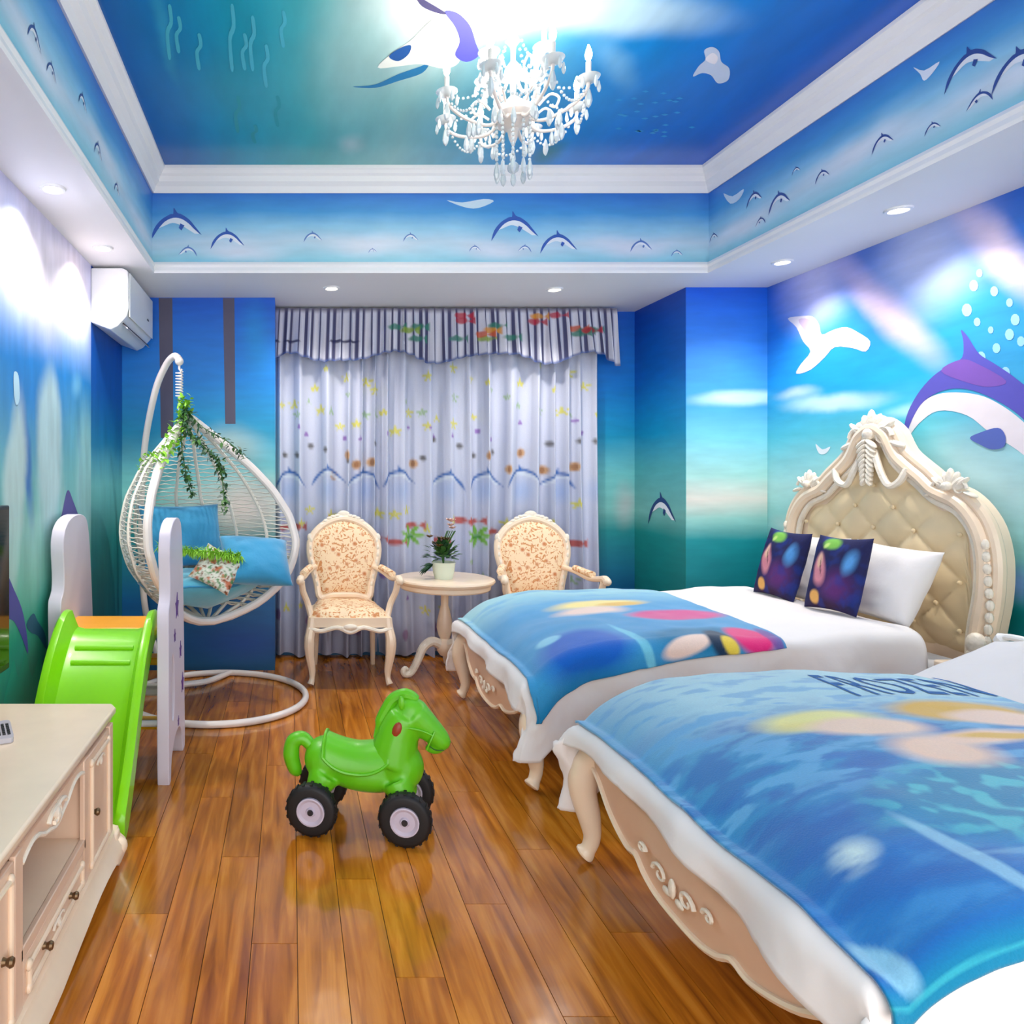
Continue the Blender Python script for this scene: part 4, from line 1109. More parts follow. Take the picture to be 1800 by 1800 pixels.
def make_armchair(label, loc, rz):
    t = thing('armchair', label, 'armchair', loc, rz)
    W = M['cream']
    # seat 0.52 wide at the front, back of the chair at +Y
    seat_o = crv2([(-.255,-.235),(-.13,-.262),(0,-.27),(.13,-.262),(.255,-.235),(.235,.0),(.205,.215),(0,.235),(-.205,.215),(-.235,0)], 3, True)
    g = Geo(); g.prism(seat_o, lambda a, b: (a, b, .365), lambda a, b: (a, b, .425)); fr = g.build('seat_frame', W, t, bevel=.006)
    g = Geo(); g.tube(crv([(-.255,-.258,.36),(-.18,-.27,.345),(-.08,-.276,.368),(0,-.28,.340),(.08,-.276,.368),(.18,-.27,.345),(.255,-.258,.36)], 5), .014, 8); g.ell((0,-.285,.372), (.045,.014,.02), 12, 8)
    for f in (-1,1): g.ell((f*.05,-.282,.365), (.02,.01,.012), 8, 6)
    g.build('carving', M['carved'], fr)
    g = Geo(); N = 26
    def seat(u, v):
        a = u*2*PI; r = v
        k = min(len(seat_o)-1, int(u*len(seat_o))) if u < 1 else 0
        i0 = u*len(seat_o) % len(seat_o); i = int(i0); fr_ = i0-i; p = seat_o[i % len(seat_o)]; q = seat_o[(i+1) % len(seat_o)]
        x = lerp(p[0], q[0], fr_)*.94*r; y = lerp(p[1], q[1], fr_)*.94*r
        z = .425+.055*(1-r**4)**.5 if r < 1 else .425
        return (x, y, z)
    g.grid(seat, 48, 12); g.build('seat', M['floral'], t, angle=60)
    # legs
    for sx in (-1, 1):
        P = [(sx*.235,-.235,.42),(sx*.240,-.243,.36),(sx*.252,-.258,.29),(sx*.250,-.256,.20),(sx*.236,-.243,.10),(sx*.236,-.246,.045),(sx*.246,-.260,.012)]
        g = Geo(); c = crv(P, 4); g.tube(c, [interp(k/(len(c)-1), [0,.2,.4,.6,.82,.93,1], [.028,.030,.034,.025,.016,.020,.022]) for k in range(len(c))], 10)
        g.build('leg', W, t)
        P = [(sx*.19,.205,.42),(sx*.192,.215,.25),(sx*.196,.235,.10),(sx*.20,.262,.0)]
        g = Geo(); c = crv(P, 4); g.tube(c, [lerp(.022,.015,k/(len(c)-1)) for k in range(len(c))], 10); g.build('leg', W, t)
        # arm support and armrest
        g = Geo(); c = crv([(sx*.238,-.19,.41),(sx*.262,-.175,.50),(sx*.292,-.20,.58),(sx*.300,-.225,.645)], 5); g.tube(c, [.020]*len(c), 10)
        g.build('arm_support', W, t)
        g = Geo(); c = crv([(sx*.20,.235,.68),(sx*.245,.12,.665),(sx*.285,-.02,.640),(sx*.302,-.16,.655),(sx*.306,-.235,.665),(sx*.312,-.262,.648)], 5)
        g.tube(c, [interp(k/(len(c)-1), [0,.5,.85,1], [.016,.018,.024,.020]) for k in range(len(c))], 10); g.ell((sx*.310,-.255,.652), (.026,.030,.026), 10, 8)
        ar = g.build('armrest', W, t)
        g = Geo(); c = crv([(sx*.240,.12,.69),(sx*.272,.03,.676),(sx*.288,-.07,.672)], 5); g.tube(c, [.020]*len(c), 10, flat=1.2); g.build('arm_pad', M['floral'], ar)
    # back: tilted, shield-shaped
    tilt = math.radians(9); R = Matrix.Rotation(-tilt, 3, 'X'); o0 = Vector((0, .215, .44))
    def T(x, z, d=0.0): return tuple(o0+R @ Vector((x, d, z)))
    BO = [(-.165,.03),(-.185,.12),(-.215,.24),(-.235,.34),(-.225,.43),(-.17,.505),(-.09,.555),(0,.575),(.09,.555),(.17,.505),(.225,.43),(.235,.34),(.215,.24),(.185,.12),(.165,.03),(.08,.045),(-.08,.045)]
    bo = crv2(BO, 4, True)
    g = Geo(); g.tube([T(x, z) for x, z in bo], .026, 10, True); bf = g.build('back_frame', W, t)
    g = Geo()
    for s in (-1, 1): g.tube([T(s*.165, .06), T(s*.168, -.06), (s*.185, .20, .37)], .022, 10)
    g.build('stile', W, bf)
    for s, nm in ((1, 'backrest'), (-1, 'back_lining')):
        g = Geo()
        def pad(u, v):
            i0 = u*len(bo) % len(bo); i = int(i0); f = i0-i; p = bo[i % len(bo)]; q = bo[(i+1) % len(bo)]
            x = lerp(p[0], q[0], f); z = lerp(p[1], q[1], f); cx, cz = 0, .30
            return T(cx+(x-cx)*.93*v, cz+(z-cz)*.93*v, -s*(.012+.035*max(0, 1-v**3)**.6))
        g.grid(pad, 60, 10); g.build(nm, M['floral'], t, angle=60)
    g = Geo()   # carved crest and side leaves on the frame
    g.ell(T(0, .600), (.045,.02,.030), 12, 8)
    for s in (-1, 1):
        for k in range(6):
            a = k/6; x = s*(.045+.155*a); z = .590-.115*a*a-.012*a
            g.ell(T(x, z, -.012), (.022,.014,.014), 8, 6)
        for k in range(7):
            z = .42-.05*k; x = s*float(np.interp(z, [.03,.12,.24,.34,.43], [.165,.185,.215,.235,.225])); g.ell(T(x, z, -.020), (.010,.010,.020), 8, 6)
        g.ell(T(s*.235, .44, -.01), (.02,.016,.03), 8, 6)
    g.build('crest_carving', M['carved'], bf)
    return t
a1 = make_armchair('cream carved armchair with floral upholstery, left of the round table', (.365, 4.665, 0), 0)
dup(a1, (1.65, 4.65, 0), -.06, 'cream carved armchair with floral upholstery, right of the table behind the bed')

# ------------------------------------------------------------ tea table and plant
t = thing('round_table', 'small round cream pedestal table between the armchairs', 'table', (1.005, 4.66, 0))
g = Geo(); g.lathe([(.001,.640),(.30,.640),(.318,.634),(.322,.624),(.314,.612),(.300,.606),(.294,.598),(.292,.575),(.285,.567),(.001,.567)], n=48); g.build('tabletop', M['cream'], t, angle=30)
g = Geo(); g.lathe([(.001,.57),(.075,.568),(.05,.55),(.026,.53),(.024,.46),(.034,.42),(.048,.36),(.052,.31),(.04,.26),(.028,.24),(.046,.22),(.055,.20),(.05,.16),(.03,.13),(.001,.12)], n=24); g.build('pedestal', M['cream'], t)
for k in range(3):
    a = PI+.25+k*2*PI/3; g = Geo()
    c = crv([(r*math.cos(a), r*math.sin(a), z) for r, z in ((.03,.20),(.09,.225),(.15,.19),(.19,.11),(.235,.035),(.275,.022),(.292,.045),(.278,.062),(.262,.052))], 4)
    g.tube(c, [interp(i/(len(c)-1), [0,.2,.6,.8,1], [.034,.030,.022,.017,.012]) for i in range(len(c))], 10); g.build('leg', M['carved'], t)
t = thing('potted_plant', 'small leafy plant with brownish flowers in a pale pot on the round table', 'plant', (.985, 4.60, .64))
g = Geo(); g.lathe([(.001,0),(.042,0),(.050,.03),(.056,.075),(.058,.08),(.052,.08),(.046,.05),(.001,.05)], n=24); g.build('pot', mat('pale_ceramic', (228,236,214), .25, .04, 6), t)
GL = [mat('leaf_green', (70,120,50), .5, .2, 20), mat('leaf_dark', (40,84,52), .5, .2, 20), mat('leaf_bright', (150,214,60), .5, .15, 20)]
def leaf_at(g, p, d, ln, wd, mi=0, bend=.3):
    d = Vector(d).normalized(); s = d.cross(Vector((0,0,1))); s = s.normalized() if s.length > .01 else Vector((1,0,0)); up = s.cross(d)
    p = Vector(p); b = up*(-bend*ln)
    vs = [p, p+d*ln*.35+s*wd+b*.1, p+d*ln*.4+up*wd*.15, p+d*ln*.35-s*wd+b*.1, p+d*ln*.75+s*wd*.6+b*.5, p+d*ln*.75-s*wd*.6+b*.5, p+d*ln+b]
    g.add(vs, [(0,1,2),(0,2,3),(1,4,2),(2,4,6),(2,6,5),(2,5,3)], mi)
g = Geo()
for k in range(110):
    a = rng.random()*2*PI; el = rng.uniform(.1, 1.4); r = rng.uniform(.02, .085)
    d = (math.cos(a)*math.cos(el), math.sin(a)*math.cos(el), math.sin(el))
    leaf_at(g, (d[0]*r, d[1]*r, .085+d[2]*r*1.1), d, rng.uniform(.03,.055), .011, int(rng.random() < .5))
for k in range(12):
    leaf_at(g, (-.05, -.01, .07), (-1, rng.uniform(-.6,.6), rng.uniform(-.6,.3)), rng.uniform(.05,.09), .012, 1)
stuff(g.build('foliage', GL[:2], t))
t.scale = (1.35,)*3
fm = [mat('flower_brown', (120,92,50), .6, .2, 30), mat('flower_pink', (236,196,180), .6, .1, 30)]
for k in range(16):
    a = rng.random()*2*PI; r = rng.uniform(.0, .07); top = k > 10
    c = Vector((r*math.cos(a)+(.035 if top else -.01), r*math.sin(a)-.01, (.22+rng.random()*.06) if top else .15+rng.random()*.05))
    g = Geo()
    for q in range(6):
        b = q*PI/3; leaf_at(g, c, (math.cos(b), math.sin(b), .35), .024, .010, 0, -.2)
    g.ell(c+Vector((0,0,.004)), (.007,.007,.006), 6, 4); g.build('flower', fm[1] if top else fm[0], t)
g = Geo()
for k in range(6):
    a = k*1.05; g.tube(crv([(0,0,.06),(.01*math.cos(a),.01*math.sin(a),.14),(.035+.02*math.cos(a),.02*math.sin(a)-.01,.23)], 4), .0022, 5)
g.build('stem', GL[0], t)

# ------------------------------------------------------------ hanging egg chair and its stand
ES = thing('chair_stand', 'white steel stand with a round floor ring, holding the hanging egg chair', 'chair stand', (-.43, 4.16, 0), world=True)
g = Geo(); g.tube([(-.43+.515*math.cos(a), 4.16+.485*math.sin(a), .02) for a in [2*PI*k/72 for k in range(72)]], .019, 12, True); g.build('base_ring', M['white_metal'], ES)
g = Geo(); c = crv([(-.935,4.22,.024),(-.80,4.30,.024),(-.66,4.36,.026),(-.52,4.44,.024),(-.40,4.64,.022)], 6); g.tube(c, [.018]*len(c), 10)
g.build('cross_bar', M['white_metal'], ES)
g = Geo(); c = crv([(-.70,4.345,.02),(-.82,4.48,.12),(-.95,4.62,.45),(-.98,4.64,.95),(-.94,4.54,1.45),(-.84,4.36,1.80),(-.755,4.26,1.96),(-.69,4.19,2.01),(-.655,4.16,1.985)], 8)
g.tube(c, [.021]*len(c), 12); g.ell((-.655,4.16,1.975), (.026,)*3, 12, 8); g.build('pole', M['white_metal'], ES)
g = Geo(); g.tube(ring_pts((-.655,4.16,1.945), .0, 2) if False else [(-.655,4.16,1.97),(-.655,4.16,1.93),(-.645,4.16,1.915),(-.64,4.16,1.93)], .007, 8)
g.build('hook', M['white_metal'], ES)
g = Geo()
for k in range(9): g.lathe([(.022,.010-.0),(.022,-.004)], (-.655,4.16,1.905-k*.015), 12)
g = Geo()
sp_ = [(-.655+.020*math.cos(a), 4.16+.020*math.sin(a), 1.915-.15*a/(2*PI*9)) for a in [2*PI*9*k/150 for k in range(151)]]
g.tube(sp_, .004, 6); g.tube([(-.655,4.16,1.77),(-.655,4.16,1.66)], .006, 8); g.build('spring', M['white_metal'], ES)

EC = thing('hanging_chair', 'white woven egg-shaped hanging chair on a curved stand', 'hanging chair', (-.50, 4.10, .46), world=True)
nrm = Vector((.68, -.733, 0)).normalized(); tv = Vector((.733, .68, 0)).normalized()
ZB, ZT = .47, 1.665
WS = [(0,.0),(.03,.15),(.08,.275),(.16,.39),(.27,.475),(.38,.510),(.50,.490),(.62,.425),(.74,.325),(.86,.18),(.94,.08),(1,.0)]
FS = [(0,.02),(.08,.12),(.2,.20),(.35,.23),(.5,.215),(.65,.17),(.8,.10),(1,.0)]
BS = [(0,.04),(.05,.20),(.15,.38),(.3,.51),(.45,.53),(.6,.47),(.75,.33),(.88,.14),(1,.0)]
def smo(tab, s):
    xs = [a for a, b in tab]; ys = [b for a, b in tab]; return float(np.interp(s, xs, ys))
def smoo(tab, s): return (smo(tab, max(0, s-.02))+smo(tab, s)*2+smo(tab, min(1, s+.02)))/4
def ctr(s): return Vector((lerp(-.465, -.615, s**1.5), lerp(4.05, 4.15, s), lerp(ZB, ZT, s)))
def rimp(s, sd): return ctr(s)+tv*(sd*smo(WS, s)*1.0)+nrm*smo(FS, s)
def shell(s, a, k=1.0):
    w, f, b = smo(WS, s), smo(FS, s), smo(BS, s)
    return ctr(s)+tv*(-math.cos(a)*w*k)+nrm*(f-(f+b)*math.sin(a)*k)
ss = [i/40 for i in range(41)]
rim = [rimp(s, -1) for s in ss]+[rimp(s, 1) for s in ss[::-1]][1:-1]
rim = [(rim[i-1]+rim[i]*2+rim[(i+1) % len(rim)])/4 for i in range(len(rim))]
g = Geo(); g.tube(rim, .024, 10, True); g.build('rim', M['white_metal'], EC)
g = Geo()
for a in [PI*k/10 for k in range(1, 10)]:
    pts = [shell(s, a) for s in [i/30 for i in range(31)]]
    g.tube(crv(pts[::2], 2), .006 if k % 2 else .011, 6)
g.build('rib', M['rattan'], EC)
g = Geo()
for i in range(3, 47):
    s = i/49
    if smo(WS, s) < .03: continue
    pts = [shell(s, PI*k/26) for k in range(27)]
    dz = .004 if i % 2 else -.004
    g.tube([p+Vector((0,0,dz*(1 if k % 2 else -1))) for k, p in enumerate(pts)], .0034 if s > .30 else .005, 4, cap=False)
    if s < .30: g.tube([p+Vector((0,0,.010)) for p in pts], .006, 4, cap=False)
stuff(g.build('weave', M['rattan'], EC, angle=180))
blue = mat('blue_plush', (44,148,196), .85, .12, 6, bump=.2, bscale=40, sheen=.5)
blue2 = mat('teal_plush', (92,186,214), .85, .10, 6, bump=.2, bscale=40, sheen=.5)
# seat cushion, shaped to the bowl
sc_ = thing('seat_cushion', 'thick blue seat cushion filling the bottom of the hanging chair', 'cushion', (-.46, 4.05, .58), world=True)
def scf(u, v):
    a = 2*PI*u; s0 = .20
    base = ctr(s0); w = smo(WS, s0)*.93; f, b = smo(FS, s0)*.93, smo(BS, s0)*.88
    rr = math.sin(PI*v)**.7; z = -math.cos(PI*v)
    dep = f if math.sin(a) < 0 else b
    p = base+tv*(w*rr*math.cos(a))+nrm*(-math.sin(a)*dep*rr); p.z = .70+z*.055-.03*(1-rr)*0-.10*(1-rr)*(z < 0)+.012*math.sin(a*5)*rr
    return tuple(p)
g = Geo(); g.grid(scf, 40, 14); g.build('cover', blue2, sc_, angle=180)
g = Geo(); g.tube([Vector(scf(k/40, .5))+Vector((0,0,.0)) for k in range(40)], .007, 6, True); g.build('piping', blue, sc_)
o = pillow_mesh(.40, .32, .17, 'cushion', blue, seed=11); R = Matrix.Rotation(.35, 4, 'Z') @ Matrix.Rotation(-.75, 4, 'X') @ Matrix.Rotation(.12, 4, 'Y')
o.matrix_world = Matrix.Translation((-.20, 3.99, .83)) @ R; tag(o, 'plump blue cushion at the right front of the hanging chair', 'cushion')
o = pillow_mesh(.52, .40, .15, 'cushion', blue, seed=12); o.matrix_world = Matrix.Translation((-.66, 4.33, .94)) @ Matrix.Rotation(.5, 4, 'Z') @ Matrix.Rotation(-.35, 4, 'X'); tag(o, 'blue back cushion seen through the weave of the hanging chair', 'cushion')
def paint_fl(U, V):
    Cc = np.empty(U.shape+(3,)); Cc[:] = lin((222,226,214)); n = vnoise(U, V, (3,3), 60.0, 3); n2 = vnoise(U, V, (5,5), 70.0, 2)
    over(Cc, (200,120,90), np.clip(n*4-.4, 0, 1)); over(Cc, (90,140,90), np.clip(n2*4-.5, 0, 1)); over(Cc, (120,70,40), np.clip(-n2*4-.9, 0, 1)); return Cc
o = pillow_mesh(.24, .22, .08, 'cushion', M['cushion'], paint=paint_fl, seed=13); o.matrix_world = Matrix.Translation((-.40, 3.86, .80)) @ Matrix.Rotation(.1, 4, 'Z') @ Matrix.Rotation(-.5, 4, 'X') @ Matrix.Rotation(.5, 4, 'Y'); tag(o, 'small flower-patterned cushion inside the hanging chair', 'cushion')
# grassy fringe draped in the chair
t = thing('grass_garland', 'bright green grassy garland lying across the hanging chair', 'garland', (-.50, 3.90, .86), world=True)
gc = crv([(-.72,3.90,.915),(-.60,3.86,.905),(-.48,3.84,.90),(-.36,3.85,.885),(-.28,3.87,.87)], 6)
g = Geo(); g.tube(gc, .006, 6); g.build('cord', GL[2], t)
g = Geo()
for k in range(520):
    p = gc[int(rng.integers(len(gc)))]+Vector((rng.uniform(-.012,.012), rng.uniform(-.01,.01), 0)); leaf_at(g, p, (rng.uniform(-.5,.5), rng.uniform(-.9,.1), rng.uniform(-.9,.7)), rng.uniform(.03,.055), .0042, 0, .4)
stuff(g.build('grass_blades', GL[2], t))
# ivy at the top and hanging inside
t = thing('ivy_garland', 'artificial ivy wound round the hanging chair top, trailing inside', 'garland', (-.60, 4.14, 1.64), world=True)
g = Geo(); gl = Geo(); gb = Geo()
vines = [[(-.61,4.12,1.70),(-.60,4.02,1.60),(-.52,3.98,1.50),(-.42,4.0,1.40),(-.38,4.0,1.33)],
         [(-.61,4.12,1.68),(-.58,4.0,1.56),(-.48,3.96,1.46),(-.40,3.97,1.36),(-.38,3.98,1.22),(-.37,3.98,1.12)],
         [(-.62,4.10,1.66),(-.62,4.0,1.52),(-.60,3.98,1.38),(-.58,3.98,1.28),(-.56,3.98,1.20)],
         [(-.60,4.12,1.68),(-.50,4.05,1.58),(-.36,4.0,1.50),(-.27,3.98,1.42)]]
for v in vines:
    c = crv(v, 8); g.tube(c, .003, 5)
    for p in c:
        for q in range(3):
            leaf_at(gl, p+Vector((rng.uniform(-.02,.02), rng.uniform(-.02,.02), rng.uniform(-.02,.02))), (rng.uniform(-1,1), rng.uniform(-1,.3), rng.uniform(-1,.4)), rng.uniform(.025,.045), .011, int(rng.random() < .55))
rimtop = [rimp(s, -1) for s in (1,.95,.9,.85,.8,.76)]
for p in rimtop+[Vector((-.615,4.14,1.70)),Vector((-.61,4.14,1.74))]:
    for q in range(26): leaf_at(gb, p+Vector((rng.uniform(-.035,.035), rng.uniform(-.035,.035), rng.uniform(-.03,.03))), (rng.uniform(-1,1), rng.uniform(-1,.3), rng.uniform(-.6,1)), rng.uniform(.03,.055), .013, 0)
for q in range(50): leaf_at(gb, Vector((-.80+rng.uniform(-.05,.05), 3.98+rng.uniform(-.04,.04), 1.38+rng.uniform(-.06,.05))), (rng.uniform(-1,1), rng.uniform(-1,.3), rng.uniform(-.6,1)), rng.uniform(.02,.035), .009, 0)
g.build('vine', GL[0], t); stuff(gl.build('ivy_leaves', GL[:2], t)); stuff(gb.build('bright_leaves', GL[2], t))
# ------------------------------------------------------------ slide
SL = thing('toddler_slide', 'bright green plastic slide with white side panels by the left wall', 'slide', (-.82, 3.0, 0), world=True)
lime = mat('lime_plastic', (138,222,16), .28, .05, 3, coat=.3)
path = crv([(3.22,.615),(3.14,.607),(3.05,.555),(2.92,.44),(2.78,.265),(2.68,.135),(2.60,.055),(2.53,.030)], 6)
def cross(p, i, n):
    y, z = p.x, p.y
    k = i/(n-1); xl = lerp(-1.025, -1.005, k); xr = lerp(-.602, -.592, k); h = lerp(.075, .105, min(1, k*2)) if k < .85 else lerp(.105, .05, (k-.85)/.15)
    t = .022
    return [(xl,z+h),(xl+.012,z+h+.012),(xl+.034,z+h+.008),(xl+.05,z+h*.5),(xl+.062,z+.008),(xl+.09,z),(xr-.09,z),(xr-.062,z+.008),(xr-.05,z+h*.5),(xr-.034,z+h+.008),(xr-.012,z+h+.012),(xr,z+h),(xr-.002,z-.035),(xr-.03,z-.04),(xl+.03,z-.04),(xl+.002,z-.035)]
pp = [Vector((p.x, p.y, 0)) for p in path]
g = Geo(); rows = []
for i, p in enumerate(pp): rows.append([(x, p.x, max(0.002, z)) for x, z in cross(p, i, len(pp))])
n = len(rows[0]); vs = [q for r in rows for q in r]
fs = [(i*n+k, i*n+(k+1) % n, (i+1)*n+(k+1) % n, (i+1)*n+k) for i in range(len(rows)-1) for k in range(n)]+[tuple(range(n)), tuple((len(rows)-1)*n+k for k in range(n))[::-1]]
g.add(vs, fs); ch = g.build('chute', lime, SL, angle=50)
g = Geo()
for k, yy in enumerate((3.06, 3.00)):
    zz = float(np.interp(yy, [p.x for p in pp][::-1], [p.y for p in pp][::-1])); g.tube([(-.93, yy, zz+.004), (-.68, yy, zz+.004)], .010, 8)
g.build('grip_ridge', lime, ch)
yel = mat('yellow_plastic', (250,196,20), .35, .05, 4)
def side_panel(x0, x1, dy=0.0, sc=1.0):
    pr = crv2([(3.00,.005),(3.055,.0),(3.085,.09),(3.20,.15),(3.34,.15),(3.43,.09),(3.46,.0),(3.53,.0),(3.545,.06),(3.525,.30),(3.50,.62),(3.45,.95),(3.40,1.075),(3.30,1.115),(3.16,1.11),(3.06,1.07),(3.02,.99),(3.035,.86),(3.03,.78),(2.985,.72),(2.99,.55),(2.985,.25)], 3, True)
    hole = crv2([(3.09,.26),(3.13,.24),(3.165,.28),(3.17,.40),(3.15,.50),(3.11,.53),(3.085,.48),(3.08,.36)], 2, True)
    pr = [(3.0+(a-3.0)*sc+dy, b) for a, b in pr]; hole = [(3.0+(a-3.0)*sc+dy, b) for a, b in hole]
    bm = bmesh.new()
    def loop(pts, x): vs = [bm.verts.new((x, a, b)) for a, b in pts]; es = [bm.edges.new((vs[i], vs[(i+1) % len(vs)])) for i in range(len(vs))]; return vs, es
    sides = []
    for x in (x0, x1):
        vo, eo = loop(pr, x); vh, eh = loop(hole, x); bmesh.ops.triangle_fill(bm, use_beauty=True, edges=eo+eh); sides.append((vo, vh))
    for a, b in ((sides[0][0], sides[1][0]), (sides[0][1], sides[1][1])):
        for i in range(len(a)): bm.faces.new((a[i], a[(i+1) % len(a)], b[(i+1) % len(b)], b[i]))
    bm.verts.index_update(); vs = [tuple(v.co) for v in bm.verts]; fs = [tuple(v.index for v in f.verts) for f in bm.faces]; bm.free()
    g = Geo(); g.add(vs, fs); return g.build('side_panel', mat('lilac_white_plastic', (220,212,226), .4, .06, 3), SL, angle=50, bevel=.008)
pl_ = side_panel(-1.105, -1.045, .24); pr_ = side_panel(-.565, -.515, 0, .82)
pur = mat('purple_sticker', (92,50,140), .5, .1, 8)
for y, z, r in ((3.20,.72,.045),(3.30,.50,.030),(3.36,.33,.036),(3.24,.19,.018),(3.14,.60,.022)):
    g = Geo(); pts = []
    for k in range(10):
        a = k*PI/5+.3; q = r*(1 if k % 2 == 0 else .5); pts.append((y+q*math.cos(a), z+q*1.4*math.sin(a)))
    g.prism(pts, lambda a, b: (-.5145, a, b), lambda a, b: (-.5125, a, b)); g.build('star_sticker', pur, pr_, smooth=False)
g = Geo(); g.box((-.81, 3.36, .600), (.49, .28, .035)); g.build('platform', mat('orange_plastic', (250,170,40), .35, .05, 4), SL, bevel=.008)
for z, y, m_ in ((.15,3.33,yel),(.30,3.35,M['white_plastic']),(.44,3.36,yel)):
    g = Geo(); g.box((-.81, y, z), (.49, .10, .035)); g.build('step', m_, SL, bevel=.010)
g = Geo(); g.tube([(-1.05,3.12,.22),(-.57,3.12,.22)], .014, 10); g.build('cross_bar', M['white_plastic'], SL)

# ------------------------------------------------------------ ride-on horse
HR = thing('ride_on_horse', 'green plastic ride-on horse with black wheels on the wood floor', 'ride-on toy', (.265, 2.665, 0), math.radians(-13))
green = mat('green_plastic', (100,194,22), .36, .06, 5, coat=.15)
g = Geo()
g.ell((0,0,.222), (.20,.080,.078), 20, 14); g.ell((-.135,0,.236), (.085,.085,.085), 18, 12); g.ell((.14,0,.235), (.090,.082,.092), 18, 12)
g.ell((.02,0,.20), (.17,.082,.07), 18, 12)
g.tube(crv([(.115,0,.25),(.125,0,.31),(.14,0,.37),(.165,0,.425)], 4), [lerp(.092,.066,k/12) for k in range(13)], 14)
g.ell((.18,0,.425), (.070,.054,.068), 16, 12)
g.tube(crv([(.19,0,.425),(.235,0,.39),(.275,0,.355),(.295,0,.335)], 3), [.064,.060,.055,.051,.047,.044,.041,.039,.037,.032], 14)
g.ell((.290,0,.338), (.036,.038,.034), 14, 10); g.ell((.266,0,.308), (.036,.028,.018), 12, 8)
g.ell((.175,0,.475), (.030,.020,.022), 12, 8)
for sx in (-1, 1):
    for sy in (-1, 1):
        g.tube(crv([(sx*.135,sy*.045,.19),(sx*.155,sy*.062,.15),(sx*.168,sy*.066,.10)], 3), [.060,.058,.052,.047,.042,.038,.034], 12)
body = g.build('body', green, HR, angle=180)
md = body.modifiers.new('Remesh', 'REMESH'); md.mode = 'VOXEL'; md.voxel_size = .0065; md.use_smooth_shade = True
md = body.modifiers.new('Smooth', 'SMOOTH'); md.factor = .6; md.iterations = 7
g = Geo()   # saddle cloth
def sad(u, v):
    x = lerp(-.135, .105, v); e = abs(v-.5)*2; a = lerp(-1, 1, u)*lerp(1.62, 1.25, e**2.5)
    rz_ = .083+.008*abs(v-.5)*2+.012; ry = .089; zc = .226+.012*(v-.5)**2*4
    return (x, ry*math.sin(a)*1.0, zc+rz_*math.cos(a)*(1-.10*(1-e*e)))
g.grid(sad, 30, 18); g.build('saddle', green, body, angle=180, solid=.006)
g = Geo()
edge = [sad(1, k/20) for k in range(21)]; edge2 = [sad(0, k/20) for k in range(21)]
for e in (edge, edge2): g.tube(e, .006, 6)
g.tube([sad(k/24, 0) for k in range(25)], .006, 6); g.tube([sad(k/24, 1) for k in range(25)], .006, 6); g.build('saddle_piping', green, body)
g = Geo(); c = crv([(-.19,0,.275),(-.225,0,.305),(-.262,0,.290),(-.272,0,.24),(-.258,0,.19),(-.238,0,.165)], 5)
g.tube(c, [interp(k/(len(c)-1), [0,.25,.6,.85,1], [.022,.027,.032,.026,.010]) for k in range(len(c))], 12); g.build('tail', green, body)
g = Geo(); c = crv([(.058,0,.33),(.070,0,.39),(.092,0,.44),(.120,0,.482),(.165,0,.500),(.205,0,.482)], 4); g.tube(c, [.016]*4+[.022]*13+[.021,.020,.018,.014], 10); g.build('mane', green, body)
red = mat('red_plastic', (150,50,20), .4, .05, 5)
for sy in (-1, 1):
    g = Geo(); g.ell((.135, sy*.064, .385), (.018,.012,.034), 10, 8, M=Matrix.Rotation(.35, 3, 'Y')); g.build('handle', red, body)
    g = Geo(); g.ell((.150, sy*.046, .480), (.012,.008,.026), 10, 8); g.build('ear', green, body)
    g = Geo(); g.ell((.205, sy*.050, .418), (.012,.007,.012), 10, 8); g.build('eye', M['dark'], body)
    g = Geo(); g.ell((.304, sy*.020, .342), (.005,.005,.005), 8, 6); g.build('nostril', M['dark'], body)
    g = Geo(); g.tube(crv([(.300, sy*.024, .314),(.272, sy*.036, .316),(.245, sy*.044, .335)], 4), .0022, 6); g.build('mouth', mat('dark_green', (30,96,20), .5), body)
    g = Geo(); g.tube(crv([(.268,sy*.044,.385),(.254,sy*.050,.352),(.240,sy*.046,.318)], 4), .004, 6); g.tube(crv([(.260,sy*.048,.372),(.215,sy*.056,.390),(.150,sy*.066,.400)], 4), .004, 6); g.build('bridle', green, body)
tyre = mat('black_tyre', (16,14,18), .6, .1, 10); hubm = mat('grey_hub', (196,186,204), .4, .05, 8)
RY = Matrix.Rotation(PI/2, 3, 'X')
for sx in (-1, 1):
    g = Geo(); g.tube([(sx*.168,-.10,.094),(sx*.168,.10,.094)], .009, 10); g.build('axle', M['grey_plastic'], HR)
    for sy in (-1, 1):
        c = (sx*.168, sy*.118, .094)
        g = Geo(); g.lathe([(.046,-.020),(.078,-.028),(.090,-.020),(.094,-.006),(.094,.006),(.090,.020),(.078,.028),(.046,.020)], c, 36, M=RY); w = g.build('wheel', tyre, HR, angle=50)
        g = Geo()
        for k in range(20):
            a = 2*PI*k/20; g.box((c[0]+.0935*math.cos(a), c[1], c[2]+.0935*math.sin(a)*1.0), (.004,.036,.010), M=Matrix.Rotation(-a, 3, 'Y'))
        g.build('tread', tyre, w, smooth=False)
        g = Geo(); g.lathe([(.001,-.030),(.014,-.031),(.018,-.0235),(.036,-.0235),(.046,-.031),(.051,-.030),(.051,.030),(.046,.031),(.036,.0235),(.018,.0235),(.014,.031),(.001,.030)], c, 28, M=RY); g.build('hub', hubm, w, angle=30)
        g = Geo(); g.lathe([(.001,-.037),(.009,-.037),(.012,-.030),(.012,.030),(.009,.037),(.001,.037)], c, 14, M=RY); g.build('axle_cap', M['dark'], w)

